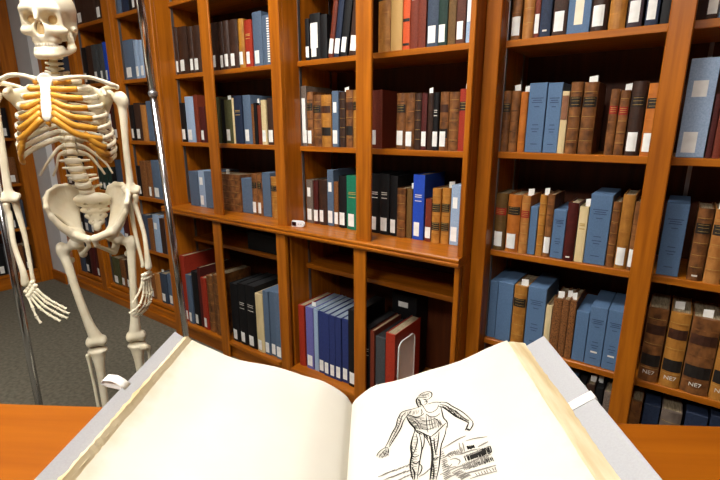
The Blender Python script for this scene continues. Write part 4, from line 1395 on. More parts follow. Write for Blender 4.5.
# pen strokes of the engraving in page coordinates (width, points)
INK_FIG = [(0.0024,[(0.1013,-0.0604),(0.0995,-0.0627),(0.0978,-0.0652),(0.0972,-0.0688),(0.0973,-0.0732),(0.0977,-0.0775),(0.0985,-0.082),(0.0993,-0.0863)]),
 (0.0018,[(0.1007,-0.0589),(0.1035,-0.0563),(0.1065,-0.0542),(0.1106,-0.0532),(0.1148,-0.0536),(0.1178,-0.0552),(0.1198,-0.0579),(0.1206,-0.0613),(0.1202,-0.0655),(0.1188,-0.0688),(0.1161,-0.0713),(0.1133,-0.0723),(0.1108,-0.071),(0.1083,-0.0691)]),
 (0.0018,[(0.1039,-0.0564),(0.106,-0.0581),(0.1082,-0.0597),(0.1107,-0.0601),(0.1137,-0.0596),(0.1168,-0.0588)]),
 (0.0021,[(0.0994,-0.0646),(0.1007,-0.0674),(0.1019,-0.0703),(0.1025,-0.074),(0.1025,-0.0784),(0.1025,-0.0829)]),
 (0.0015,[(0.1063,-0.0675),(0.1084,-0.0699),(0.1103,-0.0723),(0.1113,-0.0751),(0.1117,-0.078),(0.111,-0.0803),(0.109,-0.0819),(0.1067,-0.0835)]),
 (0.0015,[(0.1075,-0.0766),(0.1094,-0.0762),(0.1114,-0.076),(0.1133,-0.0757)]),
 (0.0015,[(0.1005,-0.0749),(0.1021,-0.0774),(0.1035,-0.0799),(0.1046,-0.0827),(0.1054,-0.0859),(0.1061,-0.0891)]),
 (0.0015,[(0.1009,-0.064),(0.1029,-0.0636),(0.1049,-0.0634),(0.1073,-0.0642),(0.11,-0.066),(0.1128,-0.0681)]),
 (0.0018,[(0.0988,-0.0849),(0.0948,-0.0854),(0.0906,-0.0858),(0.0857,-0.0858),(0.0803,-0.0857),(0.0766,-0.0864),(0.0743,-0.0877),(0.0726,-0.0903),(0.0713,-0.0947),(0.0703,-0.0995)]),
 (0.0015,[(0.111,-0.083),(0.114,-0.0829),(0.117,-0.0829),(0.12,-0.0832),(0.123,-0.0839),(0.1256,-0.0851),(0.1277,-0.087),(0.1297,-0.089)]),
 (0.00135,[(0.1061,-0.0891),(0.1072,-0.0941),(0.1085,-0.0986),(0.1108,-0.1016),(0.1138,-0.1034),(0.117,-0.1033),(0.1205,-0.1013),(0.1233,-0.0987),(0.1247,-0.0953),(0.1259,-0.0917)]),
 (0.00225,[(0.0809,-0.0962),(0.0836,-0.0976),(0.0862,-0.0992),(0.089,-0.1017),(0.0918,-0.1046),(0.0948,-0.1058),(0.098,-0.1056),(0.1008,-0.1046),(0.1028,-0.103),(0.1047,-0.1011)]),
 (0.0018,[(0.1072,-0.1032),(0.1089,-0.1071),(0.1108,-0.1108),(0.1136,-0.1131),(0.1171,-0.1142),(0.1202,-0.1142),(0.1227,-0.1126),(0.1251,-0.1107)]),
 (0.0015,[(0.0879,-0.0887),(0.0865,-0.091),(0.0852,-0.0932),(0.0839,-0.0952),(0.0827,-0.097),(0.0814,-0.0987)]),
 (0.00135,[(0.1018,-0.0897),(0.1022,-0.0926),(0.1025,-0.0955),(0.1022,-0.0981),(0.1013,-0.1004),(0.1004,-0.1028)]),
 (0.0027,[(0.0808,-0.0984),(0.0815,-0.1031),(0.0824,-0.1078),(0.0838,-0.1128),(0.0856,-0.1178),(0.0873,-0.1221),(0.089,-0.1259),(0.0897,-0.1294),(0.0892,-0.1328),(0.0883,-0.1361)]),
 (0.0018,[(0.1281,-0.0952),(0.1281,-0.1013),(0.1281,-0.1073),(0.128,-0.1133),(0.1279,-0.1192),(0.1287,-0.1242),(0.1303,-0.1284),(0.1312,-0.1329),(0.1307,-0.138),(0.1299,-0.1432)]),
 (0.00135,[(0.1069,-0.1053),(0.1066,-0.1108),(0.1062,-0.1163),(0.1059,-0.1216),(0.1055,-0.1268),(0.1053,-0.132),(0.1052,-0.1372),(0.1052,-0.1422)]),
 (0.00135,[(0.0982,-0.1107),(0.0994,-0.1133),(0.1009,-0.1157),(0.1035,-0.1175),(0.107,-0.1188),(0.1103,-0.1193),(0.1132,-0.1189),(0.1161,-0.1182)]),
 (0.00135,[(0.0973,-0.1189),(0.0992,-0.1217),(0.1012,-0.1242),(0.104,-0.1261),(0.1074,-0.1273),(0.1106,-0.1278),(0.1134,-0.1274),(0.1162,-0.1267)]),
 (0.00135,[(0.0965,-0.1269),(0.0982,-0.1301),(0.1001,-0.133),(0.1032,-0.1349),(0.1073,-0.1359),(0.1109,-0.1359),(0.1138,-0.1347),(0.1167,-0.1331)]),
 (0.00195,[(0.0895,-0.1305),(0.0926,-0.1337),(0.0956,-0.137),(0.0986,-0.1406),(0.1016,-0.1444),(0.1041,-0.1473),(0.1061,-0.1493),(0.1079,-0.151)]),
 (0.00195,[(0.1079,-0.151),(0.1109,-0.149),(0.1138,-0.147),(0.1169,-0.1445),(0.12,-0.1416),(0.1232,-0.1387),(0.1264,-0.1359),(0.1296,-0.133)]),
 (0.0015,[(0.1164,-0.1162),(0.1181,-0.1195),(0.1198,-0.1228),(0.1211,-0.1264),(0.1221,-0.1302),(0.123,-0.134)]),
 (0.0015,[(0.0886,-0.1113),(0.0906,-0.1143),(0.0924,-0.1175),(0.0939,-0.1218),(0.0949,-0.1273),(0.0958,-0.1328)]),
 (0.00135,[(0.0916,-0.1081),(0.093,-0.1112),(0.0943,-0.1142),(0.0956,-0.1177),(0.0968,-0.1216),(0.098,-0.1254)]),
 (0.00195,[(0.0722,-0.0903),(0.0703,-0.0949),(0.0684,-0.0997),(0.0671,-0.1057),(0.066,-0.1123),(0.0638,-0.1181),(0.0609,-0.1234),(0.0583,-0.1292),(0.0559,-0.1357),(0.0536,-0.1415),(0.0513,-0.1464),(0.0491,-0.1509)]),
 (0.00195,[(0.0808,-0.0984),(0.0781,-0.1028),(0.0756,-0.1073),(0.0739,-0.1122),(0.0725,-0.1174),(0.0703,-0.1227),(0.0675,-0.128),(0.0644,-0.1337),(0.0609,-0.1398),(0.058,-0.145),(0.056,-0.1487),(0.0542,-0.1519)]),
 (0.0015,[(0.0748,-0.0948),(0.0735,-0.1002),(0.0723,-0.1055),(0.0707,-0.1105),(0.0689,-0.1152),(0.0666,-0.1208),(0.0639,-0.127),(0.0609,-0.1333),(0.0577,-0.1399),(0.0545,-0.1464)]),
 (0.00135,[(0.0793,-0.0899),(0.0774,-0.0926),(0.0755,-0.0954),(0.0738,-0.0987),(0.0725,-0.1026),(0.0712,-0.1065)]),
 (0.00165,[(0.0491,-0.1509),(0.0469,-0.1519),(0.0446,-0.1531),(0.0424,-0.1548),(0.0403,-0.1569),(0.039,-0.1589),(0.0387,-0.1607),(0.0386,-0.1625)]),
 (0.0015,[(0.0503,-0.1541),(0.0482,-0.1563),(0.0461,-0.1584),(0.0441,-0.1605),(0.0423,-0.1627),(0.0405,-0.1649)]),
 (0.0015,[(0.0529,-0.1533),(0.0532,-0.1563),(0.0534,-0.1593),(0.0529,-0.162),(0.0518,-0.1645),(0.0505,-0.1669)]),
 (0.0015,[(0.0515,-0.1564),(0.0505,-0.159),(0.0494,-0.1614),(0.0481,-0.1638),(0.0465,-0.1661),(0.0448,-0.1683)]),
 (0.00165,[(0.0478,-0.1513),(0.0495,-0.1517),(0.0512,-0.152),(0.0529,-0.1524)]),
 (0.0018,[(0.1247,-0.0852),(0.1277,-0.0865),(0.1307,-0.0878),(0.1337,-0.0896),(0.1365,-0.0918),(0.1389,-0.0958),(0.1411,-0.1009),(0.1439,-0.1064),(0.1473,-0.112),(0.1505,-0.1181),(0.1535,-0.1247),(0.1561,-0.1318),(0.1584,-0.1393),(0.1605,-0.1468)]),
 (0.00255,[(0.1254,-0.095),(0.1278,-0.0969),(0.1303,-0.0993),(0.133,-0.1039),(0.1359,-0.1097),(0.1385,-0.1155),(0.141,-0.1213),(0.1438,-0.127),(0.147,-0.1322),(0.1501,-0.1372),(0.1531,-0.1423),(0.1561,-0.1472)]),
 (0.00165,[(0.1279,-0.0916),(0.1311,-0.0943),(0.1341,-0.0973),(0.1369,-0.1023),(0.1393,-0.1087),(0.1415,-0.1148),(0.1433,-0.1206),(0.145,-0.1262)]),
 (0.0015,[(0.1447,-0.113),(0.1462,-0.1177),(0.1476,-0.1223),(0.1489,-0.1265),(0.1503,-0.1304),(0.152,-0.1347),(0.1543,-0.1396),(0.1567,-0.1445)]),
 (0.00165,[(0.1605,-0.1468),(0.1603,-0.1497),(0.16,-0.1525),(0.1589,-0.1548),(0.1573,-0.1569),(0.1559,-0.1587),(0.1548,-0.1601),(0.1538,-0.1614)]),
 (0.00225,[(0.1556,-0.1469),(0.1543,-0.1494),(0.1531,-0.1518),(0.1519,-0.1541),(0.1507,-0.1561),(0.1496,-0.1581)]),
 (0.0027,[(0.1518,-0.1565),(0.1525,-0.1578),(0.1532,-0.1592),(0.154,-0.1606)]),
 (0.0015,[(0.1394,-0.1055),(0.1415,-0.1097),(0.1434,-0.114),(0.1449,-0.1178),(0.1458,-0.1209),(0.1467,-0.124)]),
 (0.0027,[(0.0885,-0.1342),(0.0863,-0.1407),(0.0843,-0.1471),(0.0827,-0.1536),(0.0815,-0.1601),(0.0812,-0.1662),(0.0815,-0.1719),(0.081,-0.1773),(0.0796,-0.1823),(0.0786,-0.1876),(0.0779,-0.1933),(0.0778,-0.1997),(0.0784,-0.2071),(0.0793,-0.2145)]),
 (0.00165,[(0.094,-0.1382),(0.0945,-0.1455),(0.0949,-0.1526),(0.0949,-0.1594),(0.0946,-0.1659),(0.0937,-0.1721),(0.0922,-0.1779),(0.0908,-0.1838),(0.0894,-0.1897),(0.0877,-0.197),(0.0857,-0.2063),(0.0837,-0.2159)]),
 (0.003,[(0.1064,-0.1524),(0.1064,-0.1598),(0.1062,-0.1671),(0.106,-0.1746),(0.1056,-0.1822),(0.1046,-0.1898),(0.103,-0.1973),(0.1014,-0.2049),(0.0996,-0.2126),(0.0979,-0.2202)]),
 (0.00165,[(0.1293,-0.139),(0.1275,-0.146),(0.1254,-0.1531),(0.1223,-0.1606),(0.1186,-0.1684),(0.1161,-0.1768),(0.1144,-0.1856),(0.1126,-0.1941),(0.1107,-0.2023),(0.1086,-0.2098),(0.1065,-0.2162),(0.1043,-0.2222)]),
 (0.0015,[(0.09,-0.1387),(0.0906,-0.1446),(0.0908,-0.1504),(0.0896,-0.1568),(0.0874,-0.1636),(0.0855,-0.1689),(0.0841,-0.1722),(0.0828,-0.1752)]),
 (0.0015,[(0.0998,-0.1442),(0.0992,-0.151),(0.0985,-0.1576),(0.0972,-0.1634),(0.0953,-0.1685),(0.0934,-0.1735)]),
 (0.0018,[(0.0809,-0.1762),(0.0824,-0.1781),(0.084,-0.1797),(0.0857,-0.1801),(0.0878,-0.1793),(0.0898,-0.1784)]),
 (0.0018,[(0.0806,-0.1864),(0.0823,-0.1887),(0.0841,-0.1907),(0.0858,-0.1909),(0.0876,-0.1894),(0.0895,-0.1876)]),
 (0.00195,[(0.0798,-0.196),(0.0808,-0.1993),(0.0817,-0.2028),(0.0819,-0.2066),(0.0815,-0.2108),(0.0809,-0.2151)]),
 (0.0015,[(0.0874,-0.1902),(0.0894,-0.1936),(0.0911,-0.1969),(0.091,-0.2006),(0.0896,-0.2046),(0.0882,-0.2075),(0.0868,-0.209),(0.0854,-0.2103)]),
 (0.0018,[(0.1112,-0.1542),(0.1105,-0.1608),(0.1099,-0.1671),(0.1096,-0.1731),(0.1096,-0.1787),(0.1096,-0.1841)]),
 (0.0015,[(0.1187,-0.146),(0.1172,-0.1531),(0.1157,-0.16),(0.1141,-0.1666),(0.1122,-0.173),(0.1103,-0.1792)]),
 (0.0018,[(0.1046,-0.1858),(0.1056,-0.1883),(0.1067,-0.1904),(0.1083,-0.191),(0.1104,-0.1899),(0.1125,-0.1887)]),
 (0.0018,[(0.1045,-0.1958),(0.1044,-0.2008),(0.1042,-0.2058),(0.1035,-0.2109),(0.1023,-0.2161),(0.1011,-0.2212)]),
 (0.00135,[(0.1006,-0.1484),(0.1018,-0.1518),(0.1029,-0.1552),(0.1037,-0.1588),(0.1042,-0.1627),(0.1046,-0.1666)]),
 (0.00095,[(0.0815,-0.1012),(0.0844,-0.1008),(0.087,-0.1023)]),
 (0.00127,[(0.0829,-0.1038),(0.0851,-0.1056),(0.0874,-0.1059)]),
 (0.0014,[(0.0835,-0.1065),(0.0861,-0.1081),(0.0888,-0.1086)]),
 (0.00126,[(0.0835,-0.1101),(0.0861,-0.1108),(0.0896,-0.1101)]),
 (0.00125,[(0.085,-0.1134),(0.0876,-0.1144),(0.0904,-0.1142)]),
 (0.00124,[(0.0859,-0.1163),(0.0878,-0.1165),(0.0903,-0.115)]),
 (0.00134,[(0.0864,-0.118),(0.0889,-0.1183),(0.0917,-0.1184)]),
 (0.00106,[(0.0874,-0.1215),(0.0905,-0.1224),(0.0929,-0.1223)]),
 (0.00151,[(0.088,-0.1247),(0.0911,-0.124),(0.0936,-0.1243)]),
 (0.00149,[(0.0886,-0.1262),(0.0912,-0.1259),(0.093,-0.127)]),
 (0.00136,[(0.0891,-0.1286),(0.092,-0.1283),(0.0941,-0.1295)]),
 (0.00104,[(0.0985,-0.0653),(0.1004,-0.0662),(0.1028,-0.0682)]),
 (0.00137,[(0.0991,-0.0693),(0.1013,-0.0702),(0.1037,-0.0706)]),
 (0.00134,[(0.0988,-0.072),(0.1004,-0.0737),(0.1026,-0.0742)]),
 (0.00092,[(0.0985,-0.0753),(0.1014,-0.0765),(0.1038,-0.0782)]),
 (0.00109,[(0.0986,-0.0795),(0.1008,-0.0797),(0.1031,-0.0804)]),
 (0.0011,[(0.0994,-0.0818),(0.1012,-0.0845),(0.1027,-0.0848)]),
 (0.00115,[(0.0827,-0.16),(0.0836,-0.1622),(0.0841,-0.1638)]),
 (0.00133,[(0.0817,-0.1631),(0.0829,-0.1644),(0.0839,-0.1665)]),
 (0.00119,[(0.081,-0.1679),(0.0828,-0.1707),(0.0841,-0.172)]),
 (0.00109,[(0.0805,-0.1717),(0.082,-0.1732),(0.0832,-0.1745)]),
 (0.00131,[(0.081,-0.1758),(0.0823,-0.177),(0.0831,-0.1782)]),
 (0.00139,[(0.08,-0.1789),(0.0813,-0.1814),(0.083,-0.1829)]),
 (0.001,[(0.08,-0.1838),(0.0813,-0.1843),(0.082,-0.186)]),
 (0.00087,[(0.0791,-0.1871),(0.081,-0.1876),(0.0823,-0.1896)]),
 (0.00114,[(0.0786,-0.1903),(0.0803,-0.1914),(0.0815,-0.1938)]),
 (0.00095,[(0.0783,-0.1943),(0.0801,-0.1954),(0.0816,-0.1969)]),
 (0.00095,[(0.078,-0.1977),(0.0798,-0.1984),(0.0816,-0.2005)]),
 (0.0011,[(0.0776,-0.202),(0.0798,-0.203),(0.0817,-0.2035)]),
 (0.00099,[(0.0772,-0.2054),(0.0794,-0.2061),(0.0813,-0.2069)]),
 (0.0014,[(0.0769,-0.2092),(0.0785,-0.2102),(0.0802,-0.21)]),
 (0.00149,[(0.1067,-0.1589),(0.1086,-0.1583),(0.1104,-0.1592)]),
 (0.00101,[(0.1065,-0.1628),(0.1084,-0.1634),(0.1099,-0.1637)]),
 (0.00101,[(0.1061,-0.1653),(0.1071,-0.1655),(0.1085,-0.1674)]),
 (0.0014,[(0.1059,-0.1694),(0.1065,-0.1708),(0.1079,-0.1712)]),
 (0.00129,[(0.1052,-0.1741),(0.1064,-0.1749),(0.1082,-0.1751)]),
 (0.00133,[(0.1048,-0.1766),(0.1061,-0.1774),(0.108,-0.179)]),
 (0.00121,[(0.1044,-0.1804),(0.1057,-0.1813),(0.107,-0.1812)]),
 (0.0016,[(0.1035,-0.1841),(0.1048,-0.1845),(0.1068,-0.1851)]),
 (0.00129,[(0.103,-0.188),(0.1047,-0.1889),(0.106,-0.189)]),
 (0.00156,[(0.1027,-0.1914),(0.1044,-0.192),(0.1067,-0.192)]),
 (0.00134,[(0.1023,-0.1946),(0.1041,-0.1945),(0.1061,-0.1954)]),
 (0.00122,[(0.1017,-0.1977),(0.1034,-0.1991),(0.1055,-0.1999)]),
 (0.0012,[(0.1017,-0.2016),(0.1029,-0.2017),(0.1047,-0.202)]),
 (0.00127,[(0.1007,-0.2044),(0.1022,-0.206),(0.1043,-0.2062)]),
 (0.00143,[(0.1006,-0.2079),(0.1026,-0.2088),(0.1046,-0.2097)]),
 (0.0011,[(0.1005,-0.2112),(0.1023,-0.2117),(0.104,-0.2131)]),
 (0.00112,[(0.0999,-0.2146),(0.1018,-0.2149),(0.104,-0.2162)]),
 (0.00116,[(0.099,-0.2177),(0.101,-0.219),(0.1035,-0.2194)]),
 (0.0012,[(0.1306,-0.096),(0.1317,-0.099),(0.1321,-0.1023)]),
 (0.00116,[(0.1327,-0.0994),(0.134,-0.1024),(0.1347,-0.1063)]),
 (0.00117,[(0.1349,-0.1048),(0.1355,-0.1062),(0.1358,-0.1093)]),
 (0.00144,[(0.1376,-0.1088),(0.138,-0.1112),(0.1387,-0.1143)]),
 (0.00128,[(0.1395,-0.1129),(0.1394,-0.1158),(0.1402,-0.1171)]),
 (0.00141,[(0.1421,-0.1183),(0.1425,-0.1205),(0.1427,-0.123)]),
 (0.00139,[(0.1443,-0.1227),(0.1442,-0.1256),(0.1446,-0.1267)]),
 (0.00115,[(0.1458,-0.1266),(0.1464,-0.1276),(0.1464,-0.1292)]),
 (0.00129,[(0.1485,-0.1297),(0.1488,-0.1316),(0.1491,-0.134)]),
 (0.00093,[(0.1506,-0.1344),(0.1505,-0.1351),(0.1502,-0.1375)]),
 (0.00094,[(0.1525,-0.1391),(0.1531,-0.1411),(0.153,-0.1433)]),
 (0.00101,[(0.1542,-0.1426),(0.1541,-0.1449),(0.1545,-0.146)]),
 (0.00161,[(0.0908,-0.1333),(0.0913,-0.135),(0.0922,-0.1379)]),
 (0.00151,[(0.0918,-0.1349),(0.0927,-0.1377),(0.0937,-0.1396)]),
 (0.00113,[(0.0941,-0.138),(0.095,-0.1393),(0.0951,-0.1421)]),
 (0.00104,[(0.096,-0.1391),(0.0965,-0.1424),(0.0976,-0.1441)]),
 (0.00098,[(0.0982,-0.141),(0.0992,-0.1437),(0.0998,-0.1477)]),
 (0.00159,[(0.0999,-0.1429),(0.1005,-0.1456),(0.1003,-0.1496)]),
 (0.00103,[(0.1015,-0.1451),(0.1021,-0.1477),(0.1019,-0.1509)]),
 (0.00158,[(0.103,-0.1465),(0.1032,-0.1496),(0.1038,-0.1541)]),
 (0.00142,[(0.1055,-0.1499),(0.1058,-0.1526),(0.1054,-0.1551)]),
 (0.00126,[(0.1068,-0.1502),(0.1071,-0.1543),(0.1071,-0.158)]),
 (0.00138,[(0.1402,-0.1983),(0.1403,-0.2028),(0.1406,-0.2079)]),
 (0.00134,[(0.1422,-0.1976),(0.1429,-0.2024),(0.1429,-0.2077)]),
 (0.00187,[(0.1435,-0.1982),(0.1439,-0.2027),(0.1438,-0.2082)]),
 (0.00164,[(0.1446,-0.1985),(0.1444,-0.2036),(0.1444,-0.2071)]),
 (0.00154,[(0.1462,-0.1981),(0.1463,-0.2024),(0.146,-0.208)]),
 (0.00193,[(0.1476,-0.1977),(0.1474,-0.2029),(0.1475,-0.2077)]),
 (0.00179,[(0.1491,-0.198),(0.1486,-0.2024),(0.1485,-0.2077)]),
 (0.00149,[(0.1502,-0.1975),(0.1498,-0.2024),(0.1498,-0.2074)]),
 (0.00194,[(0.1517,-0.198),(0.1511,-0.2032),(0.1512,-0.2079)]),
 (0.00181,[(0.1526,-0.1979),(0.1525,-0.2023),(0.1525,-0.2076)]),
 (0.00171,[(0.1542,-0.198),(0.1538,-0.203),(0.1535,-0.2083)]),
 (0.00143,[(0.1555,-0.1972),(0.1553,-0.2035),(0.1552,-0.2083)]),
 (0.00207,[(0.1571,-0.1981),(0.1566,-0.2039),(0.1567,-0.209)]),
 (0.00165,[(0.1578,-0.1974),(0.1583,-0.2036),(0.1585,-0.2082)]),
 (0.0021,[(0.1593,-0.1969),(0.1594,-0.2025),(0.1597,-0.2083)]),
 (0.00151,[(0.1608,-0.1967),(0.1607,-0.2032),(0.1611,-0.2083)]),
 (0.00207,[(0.1618,-0.1976),(0.1621,-0.2024),(0.1616,-0.2077)]),
 (0.00172,[(0.1635,-0.197),(0.1632,-0.2025),(0.1628,-0.2082)]),
 (0.00149,[(0.1646,-0.1976),(0.1651,-0.2028),(0.1649,-0.2089)]),
 (0.00136,[(0.1661,-0.1967),(0.1664,-0.2032),(0.1662,-0.2092)]),
 (0.00144,[(0.1676,-0.1966),(0.1673,-0.2031),(0.1676,-0.2083)]),
 (0.00157,[(0.1693,-0.1971),(0.1692,-0.2026),(0.1687,-0.2079)]),
 (0.0017,[(0.1421,-0.2149),(0.1427,-0.2164),(0.143,-0.2193)]),
 (0.00136,[(0.1439,-0.2142),(0.1443,-0.2168),(0.1449,-0.2193)]),
 (0.00141,[(0.1458,-0.2143),(0.1462,-0.2177),(0.1468,-0.2204)]),
 (0.00168,[(0.1475,-0.214),(0.1483,-0.2171),(0.1491,-0.2202)]),
 (0.00142,[(0.1496,-0.2143),(0.1501,-0.2168),(0.1506,-0.2194)]),
 (0.0017,[(0.1515,-0.2144),(0.1526,-0.2167),(0.1528,-0.2198)]),
 (0.00168,[(0.1531,-0.2146),(0.1535,-0.2175),(0.1541,-0.2195)]),
 (0.00139,[(0.1555,-0.215),(0.1553,-0.2177),(0.1556,-0.2198)]),
 (0.00111,[(0.1573,-0.2147),(0.1581,-0.218),(0.1585,-0.2208)]),
 (0.00107,[(0.1595,-0.2139),(0.1592,-0.2174),(0.1592,-0.2205)]),
 (0.00158,[(0.1607,-0.2143),(0.1613,-0.217),(0.1611,-0.2201)]),
 (0.00145,[(0.163,-0.2144),(0.1632,-0.2171),(0.1637,-0.2208)]),
 (0.00144,[(0.1652,-0.214),(0.1656,-0.217),(0.1656,-0.22)]),
 (0.00123,[(0.1669,-0.2137),(0.1674,-0.2173),(0.1673,-0.2211)]),
 (0.00188,[(0.1459,-0.1847),(0.1463,-0.1875),(0.1464,-0.191)]),
 (0.00195,[(0.1468,-0.1846),(0.1474,-0.1878),(0.1479,-0.1909)]),
 (0.00184,[(0.149,-0.1854),(0.1489,-0.1893),(0.1495,-0.1924)]),
 (0.00178,[(0.1505,-0.1862),(0.1507,-0.1883),(0.1505,-0.1912)]),
 (0.00147,[(0.1516,-0.1865),(0.1518,-0.1894),(0.1517,-0.1914)]),
 (0.00189,[(0.1531,-0.1865),(0.1529,-0.19),(0.1533,-0.1921)])]
